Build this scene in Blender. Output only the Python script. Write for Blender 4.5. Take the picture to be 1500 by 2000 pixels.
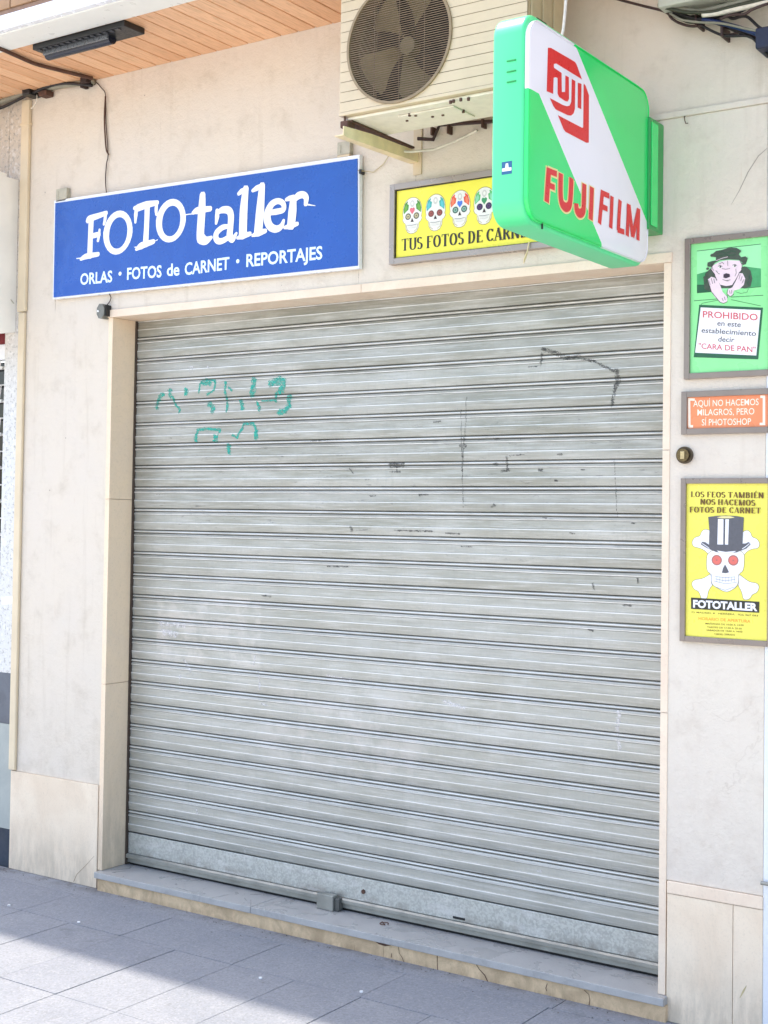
import bpy, bmesh, math, random
from mathutils import Vector, Matrix, noise
from mathutils.geometry import tessellate_polygon
random.seed(7)
R = math.radians
for o in list(bpy.data.objects): bpy.data.objects.remove(o)
sc = bpy.context.scene
C = sc.collection

# ------------------------------------------------------------------ camera
F, YAW, PITCH, ROLL = 2659.72, 0.59489, 0.02864, 0.01413      # focal length in photo pixels (1500 wide)
CAM = Vector((3.2651, -4.16644, 1.6))
PX, PY = 750 + 15.19, 1000 - 65.99                             # principal point (a cropped photo)
def cam_axes():
    cy, sy, cp, sp = math.cos(YAW), math.sin(YAW), math.cos(PITCH), math.sin(PITCH)
    f = Vector((-sy * cp, cy * cp, sp)); r = Vector((cy, sy, 0)); u = r.cross(f)
    c, s = math.cos(ROLL), math.sin(ROLL)
    return c * r + s * u, c * u - s * r, f
AR, AU, AF = cam_axes()
cd = bpy.data.cameras.new('camera'); cam = bpy.data.objects.new('camera', cd); C.objects.link(cam)
cam.matrix_world = Matrix(((AR.x, AU.x, -AF.x, CAM.x), (AR.y, AU.y, -AF.y, CAM.y), (AR.z, AU.z, -AF.z, CAM.z), (0, 0, 0, 1)))
cd.sensor_fit = 'HORIZONTAL'; cd.sensor_width = 36; cd.lens = F / 1500 * 36
cd.shift_x = -15.19 / 1500; cd.shift_y = -65.99 / 1500
cd.clip_start = 0.05; cd.clip_end = 600
sc.camera = cam

# ------------------------------------------------------------------ light
SUN_DIR = Vector((-0.42, -0.010, 0.90)).normalized()           # towards the sun: high over the street
sun_el = math.asin(SUN_DIR.z); sun_az = math.atan2(SUN_DIR.x, SUN_DIR.y)
w = bpy.data.worlds.new('World'); sc.world = w; w.use_nodes = True
wn = w.node_tree
sky = wn.nodes.new('ShaderNodeTexSky'); sky.sky_type = 'NISHITA'; sky.sun_disc = False
sky.sun_elevation = sun_el; sky.sun_rotation = sun_az % (2 * math.pi)
sky.air_density = 1.0; sky.dust_density = 2.6; sky.ozone_density = 1.0
bg = wn.nodes['Background']; bg.inputs[1].default_value = 0.15
wn.links.new(sky.outputs[0], bg.inputs[0])
sl = bpy.data.lights.new('sun', 'SUN'); sl.energy = 2.0; sl.angle = R(1.0); sl.color = (1.0, 0.92, 0.80)
so = bpy.data.objects.new('sun', sl); C.objects.link(so)
so.rotation_euler = SUN_DIR.to_track_quat('Z', 'Y').to_euler(); so.location = (0, -3, 8)
sc.view_settings.view_transform = 'Standard'; sc.view_settings.look = 'None'
sc.view_settings.exposure = 1.7; sc.view_settings.gamma = 1.0
sc.view_settings.use_curve_mapping = False

# ------------------------------------------------------------------ placing helpers
def ray(px, py): return (px - PX) / F * AR - (py - PY) / F * AU + AF
def wall(px, py, y=0.0):                                       # a point of a plane parallel to the facade -> (x, z)
    d = ray(px, py); t = (y - CAM.y) / d.y; P = CAM + t * d; return (P.x, P.z)
def side(px, py, x):                                           # a point of a plane across the facade -> (y, z)
    d = ray(px, py); t = (x - CAM.x) / d.x; P = CAM + t * d; return (P.y, P.z)
def flat(px, py, z=0.0):
    d = ray(px, py); t = (z - CAM.z) / d.z; P = CAM + t * d; return (P.x, P.y)

# ------------------------------------------------------------------ materials
def srgb(r, g, b):
    f = lambda c: (c / 255) / 12.92 if c / 255 <= .04045 else ((c / 255 + .055) / 1.055) ** 2.4
    return (f(r), f(g), f(b), 1)
class Mat:
    def __init__(s, name, color, rough=.6, metal=0, spec=.5):
        s.m = bpy.data.materials.new(name); s.m.use_nodes = True; s.t = s.m.node_tree
        s.b = s.t.nodes['Principled BSDF']; s.b.inputs['Base Color'].default_value = color
        s.b.inputs['Roughness'].default_value = rough; s.b.inputs['Metallic'].default_value = metal
        s.b.inputs['Specular IOR Level'].default_value = spec
        s.geo = s.t.nodes.new('ShaderNodeNewGeometry'); s.pos = s.geo.outputs['Position']
    def link(s, a, b): s.t.links.new(a, b)
    def val(s, v, sock):
        if isinstance(v, (int, float)): sock.default_value = v
        elif isinstance(v, tuple): sock.default_value = v
        else: s.link(v, sock)
    def scaled(s, sx, sy, sz, off=(0, 0, 0)):
        n = s.t.nodes.new('ShaderNodeMapping'); n.inputs['Scale'].default_value = (sx, sy, sz)
        n.inputs['Location'].default_value = off; s.link(s.pos, n.inputs['Vector']); return n.outputs[0]
    def noise(s, scale, detail=4, rough=.55, vec=None, dist=0):
        n = s.t.nodes.new('ShaderNodeTexNoise'); n.inputs['Scale'].default_value = scale
        n.inputs['Detail'].default_value = detail; n.inputs['Roughness'].default_value = rough
        n.inputs['Distortion'].default_value = dist
        s.link(vec or s.pos, n.inputs['Vector']); return n.outputs['Fac']
    def voro(s, scale, vec=None, out='Distance', feature='F1'):
        n = s.t.nodes.new('ShaderNodeTexVoronoi'); n.feature = feature; n.inputs['Scale'].default_value = scale
        s.link(vec or s.pos, n.inputs['Vector']); return n.outputs[out]
    def math(s, op, a, b=0., c=0., clamp=False):
        n = s.t.nodes.new('ShaderNodeMath'); n.operation = op; n.use_clamp = clamp
        s.val(a, n.inputs[0]); s.val(b, n.inputs[1])
        if op in ('MULTIPLY_ADD', 'SMOOTH_MIN'): s.val(c, n.inputs[2])
        return n.outputs[0]
    def rng(s, v, a, b, lo=0., hi=1.):
        n = s.t.nodes.new('ShaderNodeMapRange'); n.interpolation_type = 'SMOOTHSTEP'
        s.val(v, n.inputs[0]); n.inputs[1].default_value = a; n.inputs[2].default_value = b
        n.inputs[3].default_value = lo; n.inputs[4].default_value = hi; return n.outputs[0]
    def mix(s, f, a, b, mode='MIX'):
        n = s.t.nodes.new('ShaderNodeMix'); n.data_type = 'RGBA'; n.blend_type = mode; n.clamp_factor = True
        s.val(f, n.inputs[0]); s.val(a, n.inputs[6]); s.val(b, n.inputs[7]); return n.outputs[2]
    def xyz(s):
        n = s.t.nodes.new('ShaderNodeSeparateXYZ'); s.link(s.pos, n.inputs[0]); return n.outputs
    def color(s, v): s.link(v, s.b.inputs['Base Color']); return s
    def rough(s, v): s.val(v, s.b.inputs['Roughness']); return s
    def bump(s, h, strength=.3, dist=.005):
        n = s.t.nodes.new('ShaderNodeBump'); n.inputs['Strength'].default_value = strength
        n.inputs['Distance'].default_value = dist; s.link(h, n.inputs['Height'])
        s.link(n.outputs[0], s.b.inputs['Normal']); return s
_simple = {}
def plain(name, rgb, rough=.5, metal=0, mottled=.12, scale=30, spec=.5):
    key = (name, rgb, rough)
    if key in _simple: return _simple[key]
    M = Mat(name, srgb(*rgb), rough, metal, spec)
    c = srgb(*rgb); dk = tuple(x * (1 - mottled * 2) for x in c[:3]) + (1,)
    n1 = M.noise(scale, 5, .6)
    M.color(M.mix(M.rng(n1, .3, .75), c, dk)); M.rough(M.rng(M.noise(scale * 3, 3), .3, .7, max(.05, rough - .08), min(1, rough + .08)))
    _simple[key] = M.m; return M.m

def stucco_mat(name, base, dark, cool):
    M = Mat(name, base, .9, 0, .25); X, Yc, Z = M.xyz()
    big = M.noise(1.4, 5, .6); med = M.noise(9, 6, .65); fine = M.noise(160, 4, .7)
    col = M.mix(M.rng(big, .35, .7), base, cool)
    col = M.mix(M.math('MULTIPLY', M.rng(med, .48, .8), .5), col, dark)
    streak = M.noise(3, 5, .6, M.scaled(7, 7, .5))
    col = M.mix(M.math('MULTIPLY', M.rng(streak, .54, .74), .28), col, dark)
    # grime rising from the ground
    low = M.math('MULTIPLY', M.rng(Z, .9, .44, 0, 1), M.rng(M.noise(14, 6, .7), .42, .7))
    col = M.mix(M.math('MULTIPLY', low, .35), col, dark)
    spot = M.rng(M.voro(6.5), .028, .016)
    col = M.mix(M.math('MULTIPLY', spot, .55), col, srgb(120, 108, 100))
    hair = M.math('MULTIPLY', M.rng(M.math('ABSOLUTE', M.math('SUBTRACT', M.noise(1.1, 7, .62, M.scaled(1.3, 1, .8), .6), .5)), .0035, .0), M.rng(M.noise(1.9, 3), .5, .62))
    col = M.mix(M.math('MULTIPLY', hair, .14), col, srgb(150, 128, 108))
    rust = M.math('MULTIPLY', M.rng(M.noise(9, 4, .6, M.scaled(4, 4, .35)), .66, .76), M.rng(M.noise(1.6, 3), .45, .6))
    col = M.mix(M.math('MULTIPLY', rust, .35), col, srgb(190, 150, 110))
    gr = M.noise(240, 3, .8); col = M.mix(M.math('MULTIPLY', M.rng(gr, .56, .74), .35), col, dark)
    M.color(col)
    h = M.math('ADD', M.math('MULTIPLY', fine, .35), M.math('ADD', M.math('MULTIPLY', M.noise(46, 5, .65), .9), M.math('MULTIPLY', med, 1.2)))
    M.bump(h, .75, .005); return M.m
M_stucco = stucco_mat('painted_stucco', (.715, .63, .515, 1), (.50, .42, .32, 1), (.70, .625, .53, 1))
M_stucco_low = stucco_mat('whiter_stucco', (.74, .665, .56, 1), (.56, .47, .38, 1), (.70, .62, .525, 1))

def stone_mat(name, a, b, dirt, scale=5, dirt_z=None, rough=.45, vein_k=.05):
    M = Mat(name, a, rough, 0, .4); X, Yc, Z = M.xyz()
    n = M.noise(scale, 8, .62, None, .8); v = M.noise(scale * .8, 6, .7, M.scaled(1, 1, .5), 2.2)
    vein = M.rng(M.math('ABSOLUTE', M.math('SUBTRACT', v, .5)), .03, .0)
    col = M.mix(M.rng(n, .3, .7), a, b)
    col = M.mix(M.math('MULTIPLY', vein, vein_k), col, dirt)
    sp = M.noise(120, 3, .7)
    col = M.mix(M.math('MULTIPLY', M.rng(sp, .5, .8), .25), col, dirt)
    if dirt_z:
        g = M.math('MULTIPLY', M.rng(Z, dirt_z[1], dirt_z[0]), M.rng(M.noise(5, 6, .7, M.scaled(4, 4, 1)), .3, .65))
        col = M.mix(M.math('MULTIPLY', g, .5), col, dirt)
    M.color(col); M.rough(M.rng(n, .3, .7, rough - .12, rough + .15)); M.bump(M.math('ADD', n, M.math('MULTIPLY', sp, .3)), .12, .002)
    return M.m
M_marble = stone_mat('cream_limestone', (.85, .715, .545, 1), (.77, .62, .455, 1), (.36, .30, .22, 1), 4, (.0, .28))
M_jamb = stone_mat('warm_limestone_jamb', (.88, .69, .48, 1), (.82, .66, .49, 1), (.38, .30, .20, 1), 2.2, (.0, .7))
M_trim = stone_mat('pale_limestone_trim', (.84, .70, .54, 1), (.78, .62, .47, 1), (.46, .38, .30, 1), 5)
M_riser = stone_mat('ochre_limestone', (.84, .62, .38, 1), (.52, .37, .22, 1), (.16, .11, .06, 1), 9, (-.02, .05))
M_sill = stone_mat('grey_granite', (.36, .35, .335, 1), (.44, .43, .41, 1), (.12, .12, .13, 1), 9, None, .32, 0)

def shutter_mat():
    M = Mat('galvanized_steel', (.5, .5, .5, 1), .38, .3, .5); X, Yc, Z = M.xyz()
    n = M.noise(4, 6, .6, M.scaled(.6, .6, 2.5)); sp = M.voro(170, M.scaled(1, 1, 1), 'Color')
    bw = M.t.nodes.new('ShaderNodeRGBToBW'); M.link(sp, bw.inputs[0])
    hs = M.noise(60, 5, .7, M.scaled(.10, 1, 2.2))
    base = M.mix(M.rng(Z, 2.3, .6), (.255, .25, .195, 1), (.38, .378, .325, 1))      # upper slats darker and warmer: reflected surroundings painted into the colour
    base = M.mix(M.rng(n, .32, .68), base, (.475, .465, .405, 1))
    sl_ = M.math('FLOOR', M.math('DIVIDE', M.math('SUBTRACT', 1.6225 + 1.87, Z), .0935)); wn_ = M.t.nodes.new('ShaderNodeTexWhiteNoise'); wn_.noise_dimensions = '1D'; M.link(sl_, wn_.inputs['W'])
    base = M.mix(M.math('MULTIPLY', wn_.outputs[0], .30), base, (.27, .27, .235, 1))      # no two slats aged alike
    base = M.mix(M.math('MULTIPLY', bw.outputs[0], .22), base, (.30, .31, .32, 1))
    base = M.mix(M.math('MULTIPLY', M.rng(hs, .45, .7), .3), base, (.74, .74, .72, 1))
    vs_ = M.noise(40, 5, .7, M.scaled(1.6, 1, .12)); base = M.mix(M.math('MULTIPLY', M.rng(vs_, .5, .72), .16), base, (.25, .25, .22, 1))
    base = M.mix(M.math('MULTIPLY', M.rng(M.noise(210, 3, .8, M.scaled(.7, 1, 1)), .5, .75), .3), base, (.27, .27, .25, 1))
    # remains of posters and glue, lower half
    pn = M.noise(7, 7, .7, M.scaled(1, 1, 1.3))
    def box(x0, x1, z0, z1, s=.03):
        a = M.math('MULTIPLY', M.rng(X, x0 - s, x0 + s), M.rng(X, x1 + s, x1 - s))
        b = M.math('MULTIPLY', M.rng(Z, z0 - s, z0 + s), M.rng(Z, z1 + s, z1 - s)); return M.math('MULTIPLY', a, b)
    for (bx, st, cc) in ((box(-.86, -.28, .98, 1.26, .006), .28, (.78, .72, .67, 1)), (box(-.5, .95, .35, 1.0, .12), .10, (.76, .74, .70, 1)),
                         (box(.1, 1.0, .8, 1.2, .1), .10, (.74, .76, .76, 1)), (box(-.25, .5, .62, .9, .08), .16, (.78, .68, .64, 1))):
        base = M.mix(M.math('MULTIPLY', M.math('MULTIPLY', bx, M.rng(pn, .42, .62)), st), base, cc)
    # dark rubbed smears on the middle slats, following the ribs
    sm = M.noise(9, 6, .8, M.scaled(1.6, 1, 9))
    mid = M.math('MULTIPLY', M.rng(Z, 1.25, 1.6), M.rng(Z, 2.15, 1.9))
    base = M.mix(M.math('MULTIPLY', M.math('MULTIPLY', M.rng(sm, .60, .66), mid), .6), base, (.10, .10, .10, 1))
    rust = M.math('MULTIPLY', M.rng(M.noise(7, 6, .7, M.scaled(1.2, 1, 5)), .62, .75), M.rng(Z, 1.6, 2.0))
    base = M.mix(M.math('MULTIPLY', rust, .3), base, (.44, .36, .24, 1))
    edge = M.math('MULTIPLY', M.rng(X, -.86, -1.0), M.rng(M.noise(24, 4, .7, M.scaled(.5, 1, 2)), .35, .65))
    base = M.mix(M.math('MULTIPLY', edge, .45), base, (.30, .29, .24, 1))
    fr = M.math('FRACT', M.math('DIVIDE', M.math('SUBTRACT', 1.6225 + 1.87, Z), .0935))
    dn = M.rng(M.noise(5, 5, .7, M.scaled(1.5, 1, 3)), .25, .6, .45, 1)
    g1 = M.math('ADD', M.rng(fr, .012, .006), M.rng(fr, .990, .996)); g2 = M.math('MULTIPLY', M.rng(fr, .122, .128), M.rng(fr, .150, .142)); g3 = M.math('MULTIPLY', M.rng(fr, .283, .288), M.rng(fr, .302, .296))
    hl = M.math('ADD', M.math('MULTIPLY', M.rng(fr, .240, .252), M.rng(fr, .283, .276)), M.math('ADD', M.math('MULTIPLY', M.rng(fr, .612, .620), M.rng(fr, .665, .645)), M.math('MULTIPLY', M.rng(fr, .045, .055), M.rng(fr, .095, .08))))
    base = M.mix(M.math('MULTIPLY', hl, M.rng(M.noise(6, 5, .7, M.scaled(1, 1, 3)), .25, .6, .25, .8)), base, (.82, .82, .79, 1))   # near-white highlights painted along the slat creases
    base = M.mix(M.math('MULTIPLY', dn, M.math('ADD', M.math('ADD', g1, M.math('MULTIPLY', g2, .85)), M.math('MULTIPLY', g3, .6))), base, (.06, .055, .05, 1))   # dark lines along the slat joints, groove and crease
    M.color(base); M.rough(M.rng(n, .3, .7, .36, .52))
    M.bump(M.math('ADD', M.math('MULTIPLY', hs, 1.0), M.math('MULTIPLY', M.noise(3, 3, .5, M.scaled(.5, 1, 3)), 3)), .25, .0018); return M.m
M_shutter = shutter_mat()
def galv():
    M = Mat('spangled_steel', (.5, .5, .5, 1), .4, .3, .5)
    v = M.voro(150, None, 'Color'); bw = M.t.nodes.new('ShaderNodeRGBToBW'); M.link(v, bw.inputs[0])
    n = M.noise(40, 5, .7)
    c = M.mix(M.rng(bw.outputs[0], .25, .75), (.42, .425, .385, 1), (.53, .54, .49, 1))
    c = M.mix(M.math('MULTIPLY', M.rng(n, .5, .7), .4), c, (.33, .34, .33, 1))
    X, Yc, Z = M.xyz(); c = M.mix(M.math('MULTIPLY', M.rng(Z, .17, .125), M.rng(M.noise(8, 6, .7, M.scaled(1, 1, .5)), .4, .65)), c, (.26, .235, .20, 1)); c = M.mix(M.math('MULTIPLY', M.rng(M.noise(14, 6, .8, M.scaled(.4, 1, 1.5)), .5, .62), .4), c, (.68, .67, .64, 1))
    M.color(c); M.rough(M.rng(bw.outputs[0], .2, .8, .28, .5)); return M.m
M_galv = galv()
M_steel = plain('worn_grey_steel', (160, 160, 152), .45, .5, .15, 12)
M_darkgap = plain('dark_rubber_seal', (28, 26, 24), .8)
M_black = plain('black_plastic', (22, 24, 26), .4)
def worn_paint(name, rgb, lo, hi):
    M = Mat(name, srgb(*rgb), .6); M.val(M.rng(M.noise(70, 5, .7, M.scaled(1, 1, 1.4)), .3, .65, lo, hi), M.b.inputs['Alpha']); return M.m
M_blackpaint = worn_paint('black_spray_paint', (44, 44, 46), .05, .7)
M_teal = worn_paint('teal_marker_paint', (24, 168, 148), .3, .9)
M_whitepaint = worn_paint('white_marker_paint', (232, 228, 226), .1, .8)
M_cream = plain('cream_painted_metal', (212, 192, 158), .45, 0, .05, 6)
M_creamdk = plain('aged_cream_plastic', (190, 172, 128), .5, 0, .08, 20)
M_ivory = plain('ivory_painted_steel', (244, 222, 178), .6, 0, .12, 12)
M_brown = plain('brown_cable_sheath', (62, 40, 34), .5)
M_rust = plain('rusty_brown_metal', (92, 62, 48), .75, 0, .2, 40)
M_bluecable = plain('blue_cable_sheath', (26, 44, 92), .45)
M_whitecable = plain('white_cable_sheath', (226, 218, 200), .5)
M_greycable = plain('grey_conduit', (140, 136, 118), .5)
M_oldgrey = plain('old_grey_plastic', (186, 180, 160), .6, 0, .12, 25)
M_blue = plain('blue_vinyl', (8, 80, 170), .28, 0, .05, 5)
M_white = plain('white_vinyl', (240, 240, 240), .35, 0, .02)
M_alu = plain('white_lacquered_aluminium', (236, 238, 240), .3, 0, .03, 8)
M_bronze = plain('bronze_anodised_frame', (142, 130, 120), .35, .3, .06, 10)
M_silver = plain('champagne_aluminium_frame', (160, 148, 138), .3, .35, .02, 3)
M_brass = plain('tarnished_brass', (112, 96, 66), .35, .8, .2, 90)
M_pipe = plain('cream_pvc_duct', (222, 204, 172), .5, 0, .06, 5)
M_letter = plain('dark_lettering_ink', (36, 34, 30), .5, 0, .02)

def translucent(name, rgb, rough=.25):
    M = Mat(name, srgb(*rgb), rough, 0, .5)
    c = srgb(*rgb); n = M.noise(5, 4, .5)
    M.color(M.mix(M.math('MULTIPLY', M.rng(n, .4, .8), .12), c, tuple(x * .7 for x in c[:3]) + (1,)))
    M.b.inputs['Coat Weight'].default_value = .3; M.b.inputs['Coat Roughness'].default_value = .15
    return M.m
M_fgreen = translucent('green_acrylic', (44, 226, 112))
M_fmint = translucent('mint_acrylic_casing', (84, 222, 146), .35)
M_fwhite = translucent('white_acrylic', (244, 240, 242))
M_fdark = translucent('dark_green_metal', (24, 150, 70), .4)
M_fred = plain('red_vinyl', (226, 30, 34), .35, 0, .03)
M_fcream = plain('cream_outline_vinyl', (240, 226, 150), .4, 0, .02)

def wood_mat():
    M = Mat('varnished_pine', (.6, .3, .15, 1), .38, 0, .4); X, Yc, Z = M.xyz()
    idx = M.math('FLOOR', M.math('DIVIDE', M.math('ADD', X, .0255), .0843))
    wn_ = M.t.nodes.new('ShaderNodeTexWhiteNoise'); wn_.noise_dimensions = '1D'; M.link(idx, wn_.inputs['W'])
    grain = M.noise(10, 7, .65, M.scaled(12, .9, 1), 1.2)
    knot = M.rng(M.voro(2.3, M.scaled(3.5, 1, 1)), .09, .03)
    c = M.mix(wn_.outputs[0], (.86, .52, .30, 1), (.72, .39, .205, 1))
    c = M.mix(M.math('MULTIPLY', M.rng(grain, .4, .75), .6), c, (.40, .19, .08, 1))
    c = M.mix(M.math('MULTIPLY', knot, .45), c, (.30, .16, .07, 1))
    c = M.mix(M.math('MULTIPLY', M.rng(M.noise(3, 5, .6), .55, .75), .3), c, (.36, .27, .17, 1))
    M.color(c); M.bump(grain, .1, .002); return M.m
M_wood = wood_mat()

def paving_mat():
    M = Mat('granite_paving', (.3, .3, .3, 1), .85, 0, .3)
    isl = M.geo.outputs['Random Per Island']
    n = M.noise(3, 6, .6); f = M.voro(170, None, 'Color'); bw = M.t.nodes.new('ShaderNodeRGBToBW'); M.link(f, bw.inputs[0])
    c = M.mix(isl, (.245, .255, .283, 1), (.278, .286, .306, 1))
    c = M.mix(M.rng(n, .35, .7), c, (.23, .242, .268, 1))
    c = M.mix(M.math('MULTIPLY', M.rng(bw.outputs[0], .45, .9), .4), c, (.16, .16, .16, 1))
    c = M.mix(M.math('MULTIPLY', M.rng(bw.outputs[0], .35, .1), .4), c, (.36, .355, .35, 1))
    st = M.rng(M.noise(5, 7, .7, None, .6), .58, .72)
    c = M.mix(M.math('MULTIPLY', st, .45), c, (.13, .13, .13, 1))
    c = M.mix(M.math('MULTIPLY', M.rng(M.noise(22, 6, .8), .60, .70), .4), c, (.12, .115, .11, 1))
    c = M.mix(M.math('MULTIPLY', M.rng(M.noise(9, 5, .75, M.scaled(1, 1, 1, (3, 7, 0))), .62, .72), .35), c, (.40, .39, .37, 1))
    gum = M.rng(M.voro(4.6), .036, .026)
    c = M.mix(M.math('MULTIPLY', gum, .55), c, (.36, .36, .36, 1))
    X, Yc, Z = M.xyz()
    wd = M.math('MULTIPLY', M.rng(Yc, -.10, -.015), M.rng(M.noise(11, 6, .7), .4, .62))
    c = M.mix(M.math('MULTIPLY', wd, .6), c, (.12, .105, .09, 1))
    M.color(c); M.bump(M.math('ADD', bw.outputs[0], M.noise(60, 5, .6)), .25, .002); return M.m
M_paving = paving_mat()
def ground_mat(name, a, b, sc_=40):
    M = Mat(name, a, .9, 0, .3); n = M.noise(sc_, 6, .7); m2 = M.noise(.7, 5, .6)
    M.color(M.mix(M.rng(M.math('ADD', M.math('MULTIPLY', n, .6), M.math('MULTIPLY', m2, .4)), .35, .65), a, b)); M.bump(n, .3, .004); return M.m
M_bounceground = ground_mat('pale_bounce_street', (.50, .475, .44, 1), (.45, .43, .395, 1), 90)  # unseen street, coloured pale to bounce more light onto the facade
M_bouncepave = ground_mat('pale_bounce_paving', (.58, .555, .515, 1), (.52, .50, .46, 1), 50)  # for the rows out of view, made pale to throw light up at the soffit
M_mortar = ground_mat('mortar_joint', (.13, .125, .12, 1), (.09, .088, .085, 1), 60)
M_kerb = ground_mat('granite_kerb', (.32, .31, .30, 1), (.24, .24, .24, 1), 70)
def terrazzo():
    M = Mat('speckled_granite_cladding', (.6, .6, .6, 1), .4, 0, .5)
    v = M.voro(85, None, 'Color'); bw = M.t.nodes.new('ShaderNodeRGBToBW'); M.link(v, bw.inputs[0]); n = M.noise(55, 5, .75)
    X, Yc, Z = M.xyz()
    c = M.mix(M.rng(Z, 1.8, 3.1), (.66, .65, .62, 1), (.60, .52, .42, 1))
    c = M.mix(M.math('MULTIPLY', M.rng(n, .52, .62), .7), c, (.27, .25, .22, 1))
    c = M.mix(M.math('MULTIPLY', M.rng(bw.outputs[0], .62, .9), .4), c, (.85, .83, .80, 1))
    M.color(c); return M.m
M_terrazzo = terrazzo()
M_slate = stone_mat('dark_slate_panel', (.10, .11, .13, 1), (.15, .16, .18, 1), (.05, .05, .06, 1), 8)
M_greymarble = stone_mat('green_grey_marble', (.42, .44, .40, 1), (.36, .38, .35, 1), (.26, .27, .25, 1), 5)
M_navy = plain('dark_blue_base_paint', (48, 58, 72), .6, 0, .15, 10)
M_glassdark = plain('dark_shop_glass', (14, 14, 20), .12)
M_beam = plain('grey_white_aluminium_profile', (234, 234, 226), .35, 0, .03, 6)
M_beamw = plain('bright_aluminium_fascia', (238, 242, 248), .25, .2, .03, 6)
M_tile = plain('tan_facing_brick', (176, 140, 106), .8, 0, .12, 18)

# ------------------------------------------------------------------ mesh building
class MB:
    def __init__(s): s.v = []; s.f = []; s.mi = []; s.mats = []
    def mat(s, m):
        if m not in s.mats: s.mats.append(m)
        return s.mats.index(m)
    def add(s, vs, fs, m=None):
        k = len(s.v); s.v += [tuple(v) for v in vs]; i = s.mat(m) if m else 0
        for f in fs: s.f.append([k + a for a in f]); s.mi.append(i)
    def box(s, x0, x1, y0, y1, z0, z1, m=None):
        vs = [(x, y, z) for z in (z0, z1) for y in (y0, y1) for x in (x0, x1)]
        s.add(vs, [(0, 2, 3, 1), (4, 5, 7, 6), (0, 1, 5, 4), (2, 6, 7, 3), (0, 4, 6, 2), (1, 3, 7, 5)], m)
    def bbox(s, x0, x1, y0, y1, z0, z1, b=.003, m=None):               # a box with chamfered edges
        bm = bmesh.new(); r = bmesh.ops.create_cube(bm, size=1)
        for v in bm.verts: v.co = Vector(((x0 + x1) / 2 + v.co.x * (x1 - x0), (y0 + y1) / 2 + v.co.y * (y1 - y0), (z0 + z1) / 2 + v.co.z * (z1 - z0)))
        bmesh.ops.bevel(bm, geom=list(bm.edges), offset=b, segments=2, affect='EDGES', profile=.6)
        s.add([v.co[:] for v in bm.verts], [[v.index for v in f.verts] for f in bm.faces] if not bm.verts.index_update() else 0, m); bm.free()
    def prism(s, poly, y0, y1, m=None, ax='y'):                        # outline in (x,z) [ax y] or (y,z) [ax x], extruded between y0 and y1
        n = len(poly)
        P = (lambda a, b, c: (a, c, b)) if ax == 'y' else (lambda a, b, c: (c, a, b))
        if ax == 'z': P = lambda a, b, c: (a, b, c)
        vs = [P(a, b, y0) for a, b in poly] + [P(a, b, y1) for a, b in poly]
        tri = tessellate_polygon([[Vector((a, b, 0)) for a, b in poly]])
        fs = [tuple(t) for t in tri] + [tuple(n + i for i in reversed(t)) for t in tri]
        fs += [(i, (i + 1) % n, n + (i + 1) % n, n + i) for i in range(n)]
        s.add(vs, fs, m)
    def tube(s, pts, r, m=None, seg=8, caps=True):
        pts = [Vector(p) for p in pts]; n = len(pts); rs = r if isinstance(r, (list, tuple)) else [r] * n
        base = len(s.v); vs = []; up = Vector((0.13, .31, .94)).normalized()
        for i, p in enumerate(pts):
            t = (pts[min(i + 1, n - 1)] - pts[max(i - 1, 0)]).normalized()
            a = t.cross(up); a = a.normalized() if a.length > .05 else t.cross(Vector((1, 0, 0))).normalized(); b = t.cross(a)
            for k in range(seg):
                q = 2 * math.pi * k / seg; vs.append(p + (a * math.cos(q) + b * math.sin(q)) * rs[i])
        fs = [(i * seg + k, i * seg + (k + 1) % seg, (i + 1) * seg + (k + 1) % seg, (i + 1) * seg + k) for i in range(n - 1) for k in range(seg)]
        if caps: fs += [tuple(range(seg))[::-1], tuple((n - 1) * seg + k for k in range(seg))]
        s.add(vs, fs, m)
    def cyl(s, c, r, y0, y1, m=None, seg=32): s.prism([(c[0] + r * math.cos(2 * math.pi * k / seg), c[1] + r * math.sin(2 * math.pi * k / seg)) for k in range(seg)], y0, y1, m)
    def ring(s, c, r0, r1, y0, y1, m=None, seg=48):
        vs = []; fs = []
        for k in range(seg):
            a = 2 * math.pi * k / seg; ca, sa = math.cos(a), math.sin(a)
            for r, y in ((r0, y0), (r1, y0), (r1, y1), (r0, y1)): vs.append((c[0] + r * ca, y, c[1] + r * sa))
        for k in range(seg):
            j = (k + 1) % seg
            for e in range(4): fs.append((k * 4 + e, k * 4 + (e + 1) % 4, j * 4 + (e + 1) % 4, j * 4 + e))
        s.add(vs, fs, m)
    def build(s, name, m=None, parent=None, smooth=False, auto=None):
        me = bpy.data.meshes.new(name); me.from_pydata(s.v, [], s.f)
        for mm in ([m] if m else s.mats): me.materials.append(mm)
        if not m:
            for p, i in zip(me.polygons, s.mi): p.material_index = i
        bm = bmesh.new(); bm.from_mesh(me); bmesh.ops.recalc_face_normals(bm, faces=list(bm.faces)); bm.to_mesh(me); bm.free()
        if smooth:
            for p in me.polygons: p.use_smooth = True
            if auto: me.set_sharp_from_angle(angle=R(auto))
        o = bpy.data.objects.new(name, me); C.objects.link(o)
        if parent: o.parent = parent; o.matrix_parent_inverse = parent.matrix_world.inverted()
        return o
def tag(o, label=None, cat=None, group=None, kind=None):
    if label: o['label'] = label
    if cat: o['category'] = cat
    if group: o['group'] = group
    if kind: o['kind'] = kind
    return o
def thing(name, loc, label, cat, group=None):
    o = bpy.data.objects.new(name, None); C.objects.link(o); o.location = loc; o.empty_display_size = .1
    o.matrix_world = Matrix.Translation(Vector(loc)); return tag(o, label, cat, group)
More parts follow.
